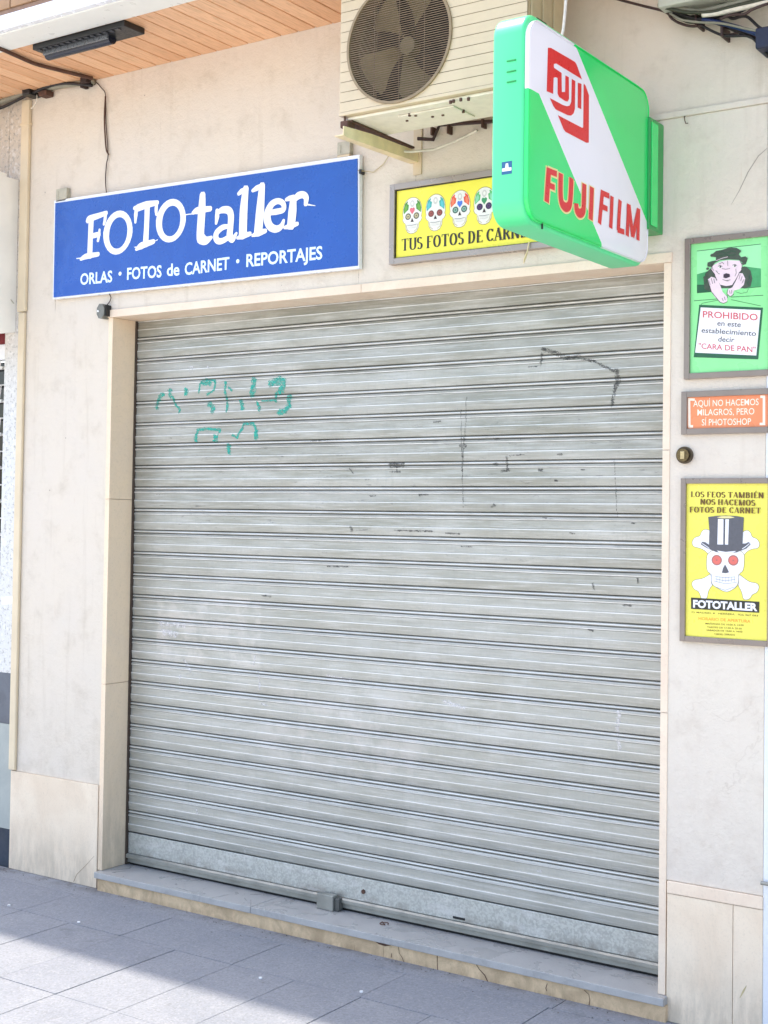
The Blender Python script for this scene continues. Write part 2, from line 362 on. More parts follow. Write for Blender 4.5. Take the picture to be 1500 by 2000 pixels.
def rrect(a0, a1, b0, b1, r, n=6):
    pts = []
    for cx, cy, s0 in ((a1 - r, b1 - r, 0), (a0 + r, b1 - r, 90), (a0 + r, b0 + r, 180), (a1 - r, b0 + r, 270)):
        for k in range(n + 1):
            a = R(s0 + 90 * k / n); pts.append((cx + r * math.cos(a), cy + r * math.sin(a)))
    return pts

# ------------------------------------------------------------------ flat printed art on a plane
class Art:
    """flat coloured shapes printed or cut in vinyl on a plane; each later shape lies a hair above the one before"""
    step = 6e-5
    def __init__(s, plane, val, lift=.0006): s.pl = plane; s.val = val; s.l = lift; s.mb = MB()
    def P(s, a, b, l): return (a, s.val - l, b) if s.pl == 'y' else (s.val + l, a, b)
    def poly(s, pts, m):
        tri = tessellate_polygon([[Vector((a, b, 0)) for a, b in pts]])
        s.mb.add([s.P(a, b, s.l) for a, b in pts], [tuple(t) for t in tri], m); s.l += s.step
    def stroke(s, pts, w, m, caps=True):
        n = len(pts); ws = w if isinstance(w, (list, tuple)) else [w] * n
        ps = [Vector(p) for p in pts]; L = []; Rr = []
        closed = (ps[0] - ps[-1]).length < 1e-6 and n > 3
        for i in range(n):
            a = ps[i - 1] if i else (ps[-2] if closed else ps[0]); b = ps[i + 1] if i < n - 1 else (ps[1] if closed else ps[-1])
            d1 = (ps[i] - a); d2 = (b - ps[i])
            d1 = d1.normalized() if d1.length > 1e-9 else d2.normalized(); d2 = d2.normalized() if d2.length > 1e-9 else d1
            t = (d1 + d2); t = t.normalized() if t.length > 1e-6 else d1
            nrm = Vector((-t.y, t.x)); c = max(.5, nrm.dot(Vector((-d2.y, d2.x))))
            L.append(ps[i] + nrm * ws[i] / 2 / c); Rr.append(ps[i] - nrm * ws[i] / 2 / c)
        g = s.step * .9 / max(1, n - 1)                              # each piece a hair above the last, so a folded stroke never meets itself
        vs = [s.P(q.x, q.y, s.l + g * i) for i, q in enumerate(L)] + [s.P(q.x, q.y, s.l + g * i) for i, q in enumerate(Rr)]
        s.mb.add(vs, [(i, i + 1, n + i + 1, n + i) for i in range(n - 1)], m); s.l += s.step
    def ell(s, c, rx, rz, m, seg=24, rot=0):
        s.poly([(c[0] + rx * math.cos(t) * math.cos(rot) - rz * math.sin(t) * math.sin(rot), c[1] + rx * math.cos(t) * math.sin(rot) + rz * math.sin(t) * math.cos(rot)) for t in [2 * math.pi * k / seg for k in range(seg)]], m)
    def text(s, string, p0, p1, cap, m, bold=0, shear=0):
        """string set on the baseline p0..p1, filling it, capital height cap"""
        cu = bpy.data.curves.new('t', 'FONT'); cu.body = string; cu.size = 1; cu.offset = bold; cu.resolution_u = 3; cu.shear = 0
        ob = bpy.data.objects.new('t', cu); C.objects.link(ob); bpy.context.view_layer.update()
        me = ob.evaluated_get(bpy.context.evaluated_depsgraph_get()).to_mesh()
        vs = [v.co.copy() for v in me.vertices]; fs = [tuple(p.vertices) for p in me.polygons]
        bpy.data.objects.remove(ob); bpy.data.curves.remove(cu)
        x0 = min(v.x for v in vs); x1 = max(v.x for v in vs)
        a = Vector(p0); b = Vector(p1); d = b - a; k = cap / .729
        out = []
        for v in vs:
            t = (v.x - x0) / (x1 - x0); q = a + d * t; out.append(s.P(q.x + v.y * k * shear, q.y + v.y * k, s.l))
        o2, f2 = [], []                                              # letter outlines may fold over themselves: no two faces share a plane
        for i, f in enumerate(fs):
            e_ = 4e-6 * (i % 12); f2.append(tuple(range(len(o2), len(o2) + len(f))))
            for v_ in f: q = out[v_]; o2.append((q[0], q[1] - e_, q[2]) if s.pl == 'y' else (q[0] + e_, q[1], q[2]))
        s.mb.add(o2, f2, m); s.l += s.step
    def build(s, name, parent, label=None):
        o = s.mb.build(name, None, parent)
        if label: o['label'] = label
        return o
def arc(cx, cy, rx, ry, a0, a1, n=14): return [(cx + rx * math.cos(R(a0 + (a1 - a0) * k / n)), cy + ry * math.sin(R(a0 + (a1 - a0) * k / n))) for k in range(n + 1)]
# skeleton letters (height 1): width, strokes, stem ends that take a serif
GL = {
 'T': (.66, [[(0, .96), (.66, .96)], [(.33, 1), (.33, 0)], [(.02, 1), (.02, .78)], [(.64, 1), (.64, .78)]], [(.33, 0)]),
 'U': (.70, [[(.12, 1), (.12, .3)] + arc(.36, .3, .24, .27, 180, 360) + [(.60, 1)]], [(.12, 1), (.60, 1)]),
 'S': (.50, [arc(.25, .74, .19, .22, 30, 250, 12) + arc(.25, .27, .20, .24, 75, -150, 12)], []),
 'F': (.56, [[(.14, 1), (.14, 0)], [(.1, .96), (.54, .96)], [(.14, .52), (.42, .52)], [(.54, 1), (.54, .78)]], [(.14, 0)]),
 'E': (.58, [[(.14, 1), (.14, 0)], [(.04, .96), (.54, .96)], [(.14, .52), (.42, .52)], [(.04, .04), (.56, .04)], [(.54, 1), (.54, .8)], [(.56, 0), (.56, .2)]], []),
 'O': (.74, [arc(.37, .5, .28, .46, 90, 450, 24)], []),
 'D': (.70, [[(.14, 1), (.14, 0)], [(.02, .96), (.3, .96)] + arc(.30, .5, .28, .46, 90, -90, 14) + [(.02, .04)]], []),
 'C': (.64, [arc(.37, .5, .28, .46, 40, 320, 18), [(.6, .96), (.6, .72)]], []),
 'A': (.70, [[(.35, 1), (.06, 0)], [(.35, 1), (.62, 0)], [(.16, .32), (.54, .32)]], [(.06, 0), (.62, 0)]),
 'R': (.68, [[(.14, 1), (.14, 0)], [(.02, .96), (.3, .96)] + arc(.32, .74, .2, .22, 90, -90, 10) + [(.14, .52)], [(.34, .52), (.62, 0)]], [(.14, 0)]),
 'N': (.76, [[(.12, 1), (.12, 0)], [(.12, 1), (.62, 0)], [(.62, 1), (.62, 0)]], [(.12, 0), (.62, 1)]),
 'L': (.54, [[(.14, 1), (.14, 0)], [(.04, .04), (.54, .04)], [(.52, 0), (.52, .2)]], [(.14, 1)]),
 'M': (.90, [[(.12, 1), (.12, 0)], [(.12, 1), (.44, 0)], [(.44, 0), (.76, 1)], [(.76, 1), (.76, 0)]], [(.12, 0), (.76, 0)]),
 'B': (.66, [[(.14, 1), (.14, 0)], [(.02, .96), (.3, .96)] + arc(.32, .75, .18, .21, 90, -90, 10) + [(.14, .54)], [(.3, .54)] + arc(.34, .29, .2, .25, 90, -90, 10) + [(.02, .04)]], []),
 'I': (.30, [[(.14, 1), (.14, 0)]], [(.14, 0), (.14, 1)]),
 'H': (.74, [[(.12, 1), (.12, 0)], [(.60, 1), (.60, 0)], [(.12, .5), (.6, .5)]], [(.12, 0), (.12, 1), (.60, 0), (.60, 1)]),
}
def lettering(art, string, p0, p1, h, m, thick=.17, thin=.06, serif=True, gap=.10):
    adv = 0; lay = []
    for ch in string:
        if ch == ' ': adv += .34; continue
        acc = ch == 'É'; g = GL['E' if acc else ch]; lay.append((adv, g, acc)); adv += g[0] + gap
    adv -= gap; a = Vector(p0); d = Vector(p1) - a; kx = d.length / adv
    for x0, g, acc in lay:
        def T(q): b = a + d * ((x0 + q[0]) / adv); return (b.x, b.y + q[1] * h)
        for st in g[1]:
            pts = [T(q) for q in st]; ws = []
            for i in range(len(st)):
                q0 = st[max(0, i - 1)]; q1 = st[min(len(st) - 1, i + 1)]; dx, dy = q1[0] - q0[0], q1[1] - q0[1]; l = math.hypot(dx, dy) + 1e-9
                vert = abs(dy) / l
                wv = thin * h + (thick * min(kx, h * 1.0) - thin * h) * vert ** 1.6
                if len(st) == 2 and dx * dy > 0 and abs(dx) > .05 or (g is GL['A'] and st[1] == (.06, 0)): wv = (thin * 1.3) * h
                if len(st) == 2 and abs(st[0][1] - st[1][1]) < .25: wv = max(wv if abs(dx) > .01 else thin * h, thin * h)
                ws.append(wv)
            art.stroke(pts, ws, m)
        if serif:
            for sx, sz in g[2]:
                zz = .03 if sz == 0 else .97
                art.stroke([T((sx - .15, zz)), T((sx + .15, zz))], thin * h, m)
        if acc: art.stroke([T((.25, 1.08)), T((.42, 1.26))], thin * h * 1.6, m)

# ================================================================== GROUND
g = MB(); g.add([(-150, -250, -.135), (150, -250, -.135), (150, 60, -.135), (-150, 60, -.135)], [(0, 1, 2, 3)])
tag(g.build('ground', M_bounceground), kind='structure')
g = MB(); g.box(-40, 40, -5.30, .5, -.13, -.006)
tag(g.build('pavement', M_mortar), kind='structure')
g = MB()
rows = [(-.127, -.004, 1.4, -.205), (-.415, -.127, .557, .0675), (-.99, -.415, .2785, -.205), (-1.565, -.99, .2785, -.205), (-2.14, -1.565, .557, -.07),
        (-2.715, -2.14, .2785, -.205), (-3.29, -2.715, .557, .06), (-3.865, -3.29, .2785, -.205), (-4.44, -3.865, .557, -.2), (-5.0, -4.44, .557, -.05)]
for ri_, (y0, y1, pitch, off) in enumerate(rows):
    if ri_ == 4: tag(g.build('pavement', M_paving), kind='structure'); g = MB()
    k0 = int((-6 - off) / pitch); k1 = int((7 - off) / pitch)
    for k in range(k0, k1):
        x0 = off + k * pitch; j = .0013; dz = random.uniform(-.0007, .0007)
        g.bbox(x0 + j, x0 + pitch - j, y0 + j, y1 - j, -.03, dz, .0014)
tag(g.build('pavement', M_bouncepave), kind='structure')
g = MB()
for a, b in ((-40, -6.2), (7.4, 40)): g.box(a, b, -5.0, 0, -.03, -.001)
tag(g.build('pavement', M_paving), kind='structure')
g = MB()
for k in range(-20, 20): g.bbox(k * 1.0 + .004, k + .996, -5.28, -5.005, -.2, .0, .012)
tag(g.build('kerb', M_kerb), kind='structure')

# ================================================================== BUILDING
B = thing('shop_building', (.2, .2, 0), 'cream stuccoed ground floor shop facade with limestone plinths, granite doorstep and pine boarded soffit', 'building')
OXL, OXR, OZT, OZS = -1.012, 1.512, 2.443, .0785     # the doorway
m = MB()
m.box(-1.602, -1.036, 0, .4, .437, 3.52); m.box(-1.036, 1.534, 0, .4, 2.474, 3.52); m.box(1.534, 1.853, 0, .4, .447, 3.52)
m.box(-1.602, -1.036, .012, .4, 0, .437); m.box(1.534, 1.853, .012, .4, 0, .447)
m.build('wall', M_stucco, B)
m = MB(); m.box(-6, 9, .006, .4, 3.52, 9.5); m.build('upper_wall', M_stucco, B)
m = MB(); m.box(OXL - .02, OXR + .02, .30, .38, 0, 2.46); m.build('inner_wall', M_darkgap, B)
# lower, whiter coat of paint beside the hanging sign, with its ledge
m = MB(); m.prism([(1.455, 2.474), (1.534, 2.474), (1.534, .4475), (1.853, .4475), (1.853, 2.915), (1.455, 2.915)], -.003, .0, None)
m.build('repainted_wall_patch', M_stucco_low, B)
m = MB(); m.bbox(1.45, 2.3, -.011, .0, 2.916, 2.936, .003); m.build('ledge', M_stucco_low, B)
# plinths
m = MB(); m.bbox(-1.598, -1.042, -.008, .012, 0.0, .436, .002); m.build('plinth', M_marble, B)
m = MB(); m.bbox(1.5415, 1.7595, -.008, .012, 0, .405, .0015); m.bbox(1.7610, 1.855, -.008, .012, 0, .405, .0015); m.build('plinth', M_marble, B)
m = MB(); m.bbox(1.5415, 1.855, -.011, .012, .4065, .446, .003); m.build('plinth_cap', M_trim, B)
# door surround
m = MB(); m.bbox(-1.037, OXL, -.006, .30, OZS + .001, .868, .0015); m.bbox(-1.037, OXL, -.006, .30, .8695, 1.66, .0015); m.bbox(-1.037, OXL, -.006, .30, 1.6615, OZT, .0015)
m.build('door_jamb', M_jamb, B)
m = MB(); m.bbox(OXR, 1.537, -.006, .30, OZS + .001, .98, .0015); m.bbox(OXR, 1.537, -.006, .30, .9815, 1.83, .0015); m.bbox(OXR, 1.537, -.006, .30, 1.8315, OZT, .0015)
m.build('door_jamb', M_trim, B)
m = MB(); m.bbox(-1.052, .30, -.010, .30, OZT + .0005, 2.476, .0015); m.bbox(.3015, 1.540, -.010, .30, OZT + .0005, 2.476, .0015); m.build('lintel', M_trim, B)
# doorstep
st = MB(); st.bbox(-1.024, -.163, -.040, .30, .053, OZS, .0025); st.bbox(-.161, 1.545, -.040, .30, .053, OZS, .0025)
st = st.build('doorstep', M_sill, B)
m = MB(); m.box(-1.016, -.25, -.026, .28, -.003, .0525); m.box(-.249, .455, -.0265, .28, -.003, .0525); m.box(.456, 1.547, -.026, .28, -.003, .0525); ri = m.build('riser', M_riser, st)
A = Art('y', -.0268, .0002)
def crack(pts, wpx=1.6):
    A = Art('y', -.0268, .0002); q = [wall(a, b, -.0268) for a, b in pts]; A.stroke(q, [wpx * .0013 * random.uniform(.6, 1.3) for _ in q], M_rust); A.build('crack', st)
crack([(778, 1847), (780, 1862), (786, 1871), (790, 1884)]); crack([(765, 1862), (764, 1870)], 2.2); crack([(854, 1865), (854, 1880), (855, 1895)], 2)
crack([(930, 1883), (936, 1893), (947, 1905), (954, 1920)], 2.2); crack([(1069, 1921), (1066, 1930), (1068, 1936)], 2)
crack([(1141, 1934), (1150, 1942), (1152, 1954), (1150, 1966)], 2); crack([(692, 1845), (692, 1862)], .8); crack([(490, 1757), (490, 1775)], 1.5)
A = Art('y', -.0268, .0002); A.poly([wall(a, b, -.0268) for a, b in [(728, 1836), (752, 1836), (775, 1845), (752, 1848), (740, 1844)]], M_rust)
A.build('chipped_patch', st)
A = Art('y', -.0082, .0002)
A.stroke([wall(a, b, -.008) for a, b in [(144, 1722), (150, 1708), (168, 1690), (184, 1672)]], [.003, .002, .0015, .001], plain('brown_grime', (140, 112, 84), .8)); A.build('plinth_crack', B); A = Art('y', -.0082, .0002)
A.stroke([wall(a, b, -.008) for a, b in [(1445, 1949), (1452, 1936), (1458, 1925)]], [.002, .006, .002], M_creamdk)
A.build('plinth_crack', B)
# scratch and plaster hook on the right
A = Art('y', -.003, .0003)
A.stroke([wall(a, b) for a, b in [(1429, 400), (1445, 372), (1462, 336), (1482, 305), (1499, 290)]], [.001, .003, .0035, .0035, .002], plain('grey_scuff', (176, 164, 150), .8))
A.build('scuff_mark', B)

A = Art('y', 0.0, .0003); stn = worn_paint('rust_drip_stain', (176, 140, 104), .0, .35)
for px, py, l, w_ in ((812, 316, .10, .010), (700, 528, .05, .008), (108, 586, .06, .008), (1025, 488, .05, .010), (676, 302, .0, .0)):
    if l: a, b = wall(px, py); A = Art('y', 0.0, .0003); A.stroke([(a, b), (a + .002, b - l * .4), (a + .001, b - l)], [w_, w_ * .6, .001], stn); A.build('drip_stain', B)

# pine soffit, beam, fascia and balcony parapet
m = MB(); x = -.0255 - .0843 * 40
while x < 6:
    prof = [(x + .0020, 3.5065), (x + .0045, 3.4995), (x + .0798, 3.4995), (x + .0823, 3.5065), (x + .0823, 3.516), (x + .0020, 3.516)]
    m.prism([(a, b) for a, b in prof], -.468, -.001); x += .0843
m.build('soffit', M_wood, B)
m = MB(); m.box(-3.4, 6, -.468, -.001, 3.517, 3.53); m.build('soffit_backing', M_darkgap, B)
m = MB(); m.bbox(-3.6, 6.2, -.612, -.469, 3.494, 3.56, .004); fb = m.build('fascia_beam', M_beam, B)
m = MB(); m.bbox(-3.6, 6.2, -.642, -.6125, 3.497, 3.556, .004); m.build('fascia', M_beamw, B)
m = MB(); m.box(-3.6, 6.2, -.638, -.6005, 3.5565, 3.574); m.build('brown_strip', plain('strip_brown', (150, 120, 100), .7), B)  # thin brown line between the fascia and the parapet
m = MB(); m.box(-3.6, 6.2, -.60, .006, 3.561, 3.75); m.build('balcony_slab', M_beam, B)
m = MB(); k = 0
for zr in range(13):
    xx = -3.6 - (.06 if zr % 2 else 0)
    while xx < 6.2: m.bbox(xx + .002, xx + .122, -.646, -.601, 3.576 + zr * .077, 3.650 + zr * .077, .002); xx += .126
m.build('parapet', M_tile, B)
m = MB(); m.bbox(-3.6, 6.2, -.73, -.58, 4.578, 4.62, .008); m.build('parapet_cap', M_trim, B)

# ================================================================== ROLLER SHUTTER
S = thing('roller_shutter', (.22, .14, .0785), 'closed grey galvanized slatted roller shutter with teal graffiti over the granite doorstep', 'shutter')
SY = .142; PITCHZ = .0935; ZJ = 1.6225
prof = [(0, .004), (.0008, -.001), (.0022, -.0045), (.0065, -.0062), (.0105, -.0045), (.0120, .003), (.0135, .003), (.0150, -.0035), (.0215, -.0072), (.0252, -.0068), (.0270, -.0040),
        (.0400, -.0036), (.0560, -.0040), (.0580, -.0070), (.0640, -.0072), (.0760, -.0060), (.0900, -.0036), (.0925, .0015)]
def depth(z):
    s_ = (ZJ + 20 * PITCHZ - z) % PITCHZ; k = max(i for i in range(len(prof)) if prof[i][0] <= s_ + 1e-9)
    a = prof[k]; b = prof[k + 1] if k + 1 < len(prof) else (PITCHZ, .004)
    return a[1] + (b[1] - a[1]) * (s_ - a[0]) / (b[0] - a[0])
zs = []
for n_ in range(-17, 10):
    for s_, d in prof: zs.append(ZJ + n_ * PITCHZ - s_)
zs = sorted(z for z in zs if .2185 < z < 2.46)
NX = 60; X0, X1 = OXL + .009, OXR - .009
vs = []; fs = []
for i, z in enumerate(zs):
    for k in range(NX + 1):
        x = X0 + (X1 - X0) * k / NX; slat = math.floor((ZJ - z) / PITCHZ + 1e-6)
        wob = .0016 * noise.noise(Vector((x * 1.7, slat * 3.1, 0))) + .0022 * noise.noise(Vector((x * .8, z * 1.3, 5)))
        vs.append((x, SY + depth(z) + wob, z + .0010 * noise.noise(Vector((x * 1.2, slat * 1.7, 9)))))
for i in range(len(zs) - 1):
    for k in range(NX): a = i * (NX + 1) + k; fs.append((a, a + 1, a + NX + 2, a + NX + 1))
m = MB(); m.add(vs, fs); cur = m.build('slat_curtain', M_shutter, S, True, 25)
m = MB(); m.bbox(X0, X1, SY - .003, SY + .03, .1285, .2165, .002); bb = m.build('bottom_slat', M_galv, S)
m = MB(); m.prism([(SY + .02, .1275), (SY - .010, .1275), (SY - .016, .122), (SY - .016, .110), (SY - .006, .106), (SY - .006, .090), (SY + .02, .090)], X0, X1, None, 'x')
m.build('bottom_rail', M_steel, S)
m = MB(); m.box(X0, X1, SY + .003, SY + .03, .0795, .090); m.build('rubber_seal', M_darkgap, S)
for a, b in ((OXL + .0005, X0 + .001), (X1 - .001, OXR - .0005)): m = MB(); m.box(a, b, SY - .013, SY + .04, .0795, 2.442); m.build('guide_rail', plain('grimy_dark_channel', (70, 58, 48), .8), S)
def px_wall(px, py, y): x, z = wall(px, py, y); return x, z
m = MB(); cx, cz = wall(711, 1741, SY); m.cyl((cx, cz), .0085, SY - .007, SY - .002, None, 20); m.build('keyhole_cover', M_rust, S)
x0, z0 = wall(886, 1789, SY); x1, z1 = wall(909, 1797, SY)
m = MB(); m.box(x0, x1, SY - .006, SY - .002, z1 - .001, z0 + .001); m.build('slot', M_black, S)
# graffiti, laid over the ribs cell by cell, one part for each stroke
fine = []
for a, b in zip(zs, zs[1:]):
    n_ = max(1, int(math.ceil((b - a) / .0028))); fine += [a + (b - a) * k / n_ for k in range(n_)]
def surf(xx, zz, zc):
    slat = math.floor((ZJ - zc) / PITCHZ + 1e-6)
    wob = .0016 * noise.noise(Vector((xx * 1.7, slat * 3.1, 0))) + .0022 * noise.noise(Vector((xx * .8, zz * 1.3, 5)))
    return (xx, SY + depth(zz) + wob - .0009, zz + .001 * noise.noise(Vector((xx * 1.2, slat * 1.7, 9))))
def drape(strokes, name, mat, seed=0, patchy=.25):
    dx = .0028; done = set()
    for pts, wpx in strokes:
        mb = MB(); P_ = [Vector(wall(a, b, SY - .004)) for a, b in pts]; r = wpx * .0023 / 2
        xa = min(p.x for p in P_) - r; xb = max(p.x for p in P_) + r; za = min(p.y for p in P_) - r; zb = max(p.y for p in P_) + r
        for i in range(len(fine) - 1):
            z = (fine[i] + fine[i + 1]) / 2
            if z < za or z > zb or fine[i + 1] - fine[i] < .0008 or depth(z) > -.0005: continue
            for k in range(int(xa / dx) - 1, int(xb / dx) + 2):
                if (i, k) in done: continue
                q = Vector(((k + .5) * dx, z)); best = 9
                for j in range(len(P_) - 1):
                    ab = P_[j + 1] - P_[j]; t = max(0, min(1, (q - P_[j]).dot(ab) / max(ab.length_squared, 1e-12))); best = min(best, (q - P_[j] - ab * t).length)
                edge = best / (r * (1 + .6 * noise.noise(Vector((q.x * 45, q.y * 70, seed)))) + 1e-9)
                if edge < 1 and random.random() > (edge ** 3) * .75 and noise.noise(Vector((q.x * 90, q.y * 200, seed + 3))) > -.7 + patchy:
                    done.add((i, k)); x_, X_ = k * dx, (k + 1) * dx
                    mb.add([surf(x_, fine[i], z), surf(X_, fine[i], z), surf(X_, fine[i + 1], z), surf(x_, fine[i + 1], z)], [(0, 1, 2, 3)])
        if mb.v: mb.build(name, mat, S)
def z1(u, v): return (230 + u / 3.192, 600 + v / 3.192)
teal = [([z1(245, 630), z1(248, 600), z1(265, 560), z1(285, 545)], 8), ([z1(325, 520), z1(332, 555)], 10), ([z1(345, 560), z1(365, 610), z1(385, 640), z1(382, 655)], 5),
        ([z1(425, 520), z1(430, 535)], 10), ([z1(510, 530), z1(512, 480), z1(550, 450), z1(610, 460), z1(600, 520), z1(560, 545)], 4.5), ([z1(535, 470), z1(575, 475)], 9),
        ([z1(570, 600), z1(595, 630), z1(590, 650)], 9), ([z1(675, 470), z1(672, 530), z1(685, 590), z1(680, 650)], 5), ([z1(690, 500), z1(715, 520)], 4), ([z1(770, 590), z1(775, 625)], 10),
        ([z1(850, 455), z1(842, 520), z1(838, 545)], 11), ([z1(870, 590), z1(885, 640)], 6), ([z1(960, 480), z1(1000, 455), z1(1030, 460), z1(1035, 500), z1(1010, 525)], 13),
        ([z1(990, 540), z1(985, 585)], 6), ([z1(1070, 560), z1(1070, 610), z1(1045, 650), z1(1010, 655)], 10), ([z1(900, 585), z1(985, 580)], 3),
        ([z1(500, 770), z1(490, 830)], 8), ([z1(505, 768), z1(560, 760), z1(640, 765), z1(620, 820), z1(600, 832)], 4.5), ([z1(720, 800), z1(745, 815), z1(790, 730), z1(850, 725), z1(862, 770), z1(862, 815)], 5),
        ([z1(862, 770), z1(866, 812)], 9), ([z1(695, 865), z1(695, 905)], 10), ([z1(610, 810), z1(610, 835)], 9)]
drape([(p, w_ * 1.1 + .3) for p, w_ in teal], 'graffiti_stroke', M_teal, 1, -.05)
drape([([z1(440, 372), z1(470, 372)], 2), ([z1(450, 372), z1(452, 405)], 2), ([z1(468, 376), z1(468, 408)], 2), ([z1(560, 372), z1(575, 385)], 2.5), ([z1(595, 375), z1(600, 385)], 2),
       ([(505, 1310), (508, 1345)], 5), ([(498, 1280), (497, 1300)], 3), ([(1210, 1388), (1206, 1425), (1210, 1462)], 7), ([(352, 1318), (352, 1335)], 4), ([(360, 1290), (372, 1310)], 6),
       ([(512, 1375), (520, 1378)], 5), ([(1125, 1745), (1126, 1760)], 4), ([(1050, 1700), (1058, 1702)], 4), ([(383, 1580), (386, 1590)], 3), ([(480, 1655), (478, 1668)], 3), ([(870, 1370), (905, 1382)], 8),
       ([(315, 1218), (360, 1222)], 10), ([(320, 1235), (345, 1240)], 12), ([(640, 1320), (690, 1328)], 5)], 'paper_residue', M_whitepaint, 4, .45)
def z2(u, v): return (700 + u / 2.3437, 520 + v / 2.3437)
black = [([z2(845, 380), z2(900, 395), z2(950, 420), z2(1010, 415)], 7), ([z2(840, 400), z2(835, 450)], 4), ([z2(780, 460), z2(835, 455)], 2.5), ([z2(1010, 420), z2(1080, 435), z2(1150, 470), z2(1185, 490)], 4.5),
         ([z2(1185, 480), z2(1186, 540)], 9), ([z2(1178, 545), z2(1160, 635)], 6), ([z2(345, 712), z2(375, 710)], 3), ([z2(495, 595), z2(492, 700), z2(488, 760)], 1.6), ([z2(488, 755), z2(480, 860), z2(475, 940)], 3),
         ([z2(465, 823), z2(490, 822)], 5), ([z2(145, 903), z2(205, 905)], 6), ([z2(150, 915), z2(205, 915)], 5), ([z2(175, 920), z2(176, 938)], 2), ([z2(145, 941), z2(190, 941)], 3),
         ([z2(680, 868), z2(682, 940)], 5), ([z2(655, 938), z2(690, 935)], 4), ([z2(620, 905), z2(635, 905)], 5), ([z2(690, 868), z2(760, 862)], 2), ([z2(915, 862), z2(930, 862)], 4), ([z2(825, 934), z2(842, 934)], 4),
         ([z2(1020, 932), z2(1035, 932)], 3), ([z2(900, 980), z2(910, 982)], 3), ([z2(50, 1050), z2(75, 1050)], 3), ([z2(280, 1045), z2(320, 1045)], 4), ([z2(610, 1100), z2(625, 1098)], 3), ([z2(165, 1208), z2(340, 1213)], 2.4),
         ([z2(400, 1220), z2(465, 1225)], 3), ([z2(1250, 1178), z2(1265, 1178)], 3), ([z2(970, 1222), z2(990, 1224)], 3), ([z2(470, 1283), z2(520, 1284)], 2.4), ([z2(620, 790), z2(645, 790)], 4), ([z2(730, 788), z2(742, 788)], 3),
         ([(607, 862), (640, 860)], 2), ([(683, 915), (690, 925)], 2), ([(686, 1030), (688, 1034)], 7), ([(1245, 1130), (1247, 1140)], 3), ([(1158, 1140), (1162, 1152)], 4), ([(1218, 1182), (1232, 1183)], 4),
         ([(1150, 1230), (1158, 1232)], 3), ([(640, 1106), (680, 1107)], 3), ([(513, 1163), (530, 1165)], 3), ([(1060, 1010), (1068, 1012)], 3), ([(965, 985), (968, 988)], 3), ([(1200, 895), (1206, 1010)], 1.2), ([(900, 800), (905, 990)], 1.3)]
drape(black, 'spray_mark', M_blackpaint, 2, .3)
# floor lock on the doorstep
x0, z0 = wall(619, 1745, .100); x1, z1_ = wall(651, 1778, .100)
L = thing('floor_lock', (x0 + .04, .12, .0785), 'small square grey steel floor lock at the middle of the shutter bottom', 'lock')
m = MB(); m.bbox(x0, x0 + .078, .098, .13, .0795, .138, .003); m.build('lock_housing', M_steel, L)
m = MB(); m.bbox(x0 + .079, x0 + .10, .108, .135, .081, .128, .003); m.build('bolt', plain('dark_worn_steel', (96, 96, 92), .5, .3, .15, 30), L)
m = MB(); cx, cz = wall(752, 1795, .09)
m.tube([(cx + .016 * math.cos(a), .085 + .016 * math.sin(a), .0815) for a in [2 * math.pi * k / 16 for k in range(15)]] + [(cx - .02, .10, .0815)], .0018, None, 6)
tag(m.build('wire_ring', M_rust), 'small rusty wire ring lying on the granite doorstep', 'wire')

# ================================================================== BLUE SIGN
YS = -.027
s00 = wall(103, 584, YS); s01 = wall(106, 392, YS); s10 = wall(701, 524, YS); s11 = wall(702, 302, YS)
SG = thing('shop_sign', ((s00[0] + s10[0]) / 2, YS, s00[1]), 'long blue sign with white hand lettered shop name above the shutter', 'sign')
m = MB(); m.prism([s00, s10, s11, s01], YS, -.006, None); m.build('frame', M_alu, SG)
e = .010; b00 = (s00[0] + e * .8, s00[1] + .006); b10 = (s10[0] - .004, s10[1] + .010); b11 = (s11[0] - .007, s11[1] - .015); b01 = (s01[0] + .010, s01[1] - .013)
m = MB(); m.prism([b00, b10, b11, b01], YS - .003, YS - .0005, None); m.build('face_panel', M_blue, SG)
def W(px, py): return wall(px, py, YS - .003)
def lo(u, v): return W(150 + u / 6, 340 + v / 6)
def ta(u, v): return W(360 + u / 5.769, 340 + v / 5.769)
kx = (W(460, 440)[0] - W(400, 440)[0]) / 60                                  # metres for a photo pixel at the sign
A = Art('y', YS - .003, .0003)
def smooth2(pts, w, n=5):
    if len(pts) < 3: return pts, w
    P = [Vector(p) for p in pts]; P = [P[0] * 2 - P[1]] + P + [P[-1] * 2 - P[-2]]; W_ = [w[0]] + list(w) + [w[-1]]; o, ow = [], []
    for i in range(1, len(P) - 2):
        for k in range(n):
            t = k / n; a, b, c, d = P[i - 1:i + 3]; o.append(tuple(.5 * ((2 * b) + (c - a) * t + (2 * a - 5 * b + 4 * c - d) * t * t + (3 * b - a - 3 * c + d) * t ** 3))); ow.append(W_[i] * (1 - t) + W_[i + 1] * t)
    return o + [tuple(P[-2])], ow + [W_[-2]]
def brush(pts, w):
    sharp = len(pts) > 3 and pts[0] != pts[-1]
    if len(pts) >= 3 and len(pts) < 20: pts, w = smooth2(pts, w)
    # rounded brush ends
    a, b = Vector(pts[0]), Vector(pts[-1]); da = (a - Vector(pts[1])).normalized() * w[0] * .32; db = (b - Vector(pts[-2])).normalized() * w[-1] * .32
    if (a - b).length > 1e-6: pts = [tuple(a + da)] + list(pts) + [tuple(b + db)]; w = [w[0] * .55] + list(w) + [w[-1] * .55]
    A.stroke(pts, w, M_white)
def st6(pts, w): brush([lo(*p) for p in pts], [q * kx / 6 * 1.12 for q in (w if isinstance(w, list) else [w] * len(pts))])
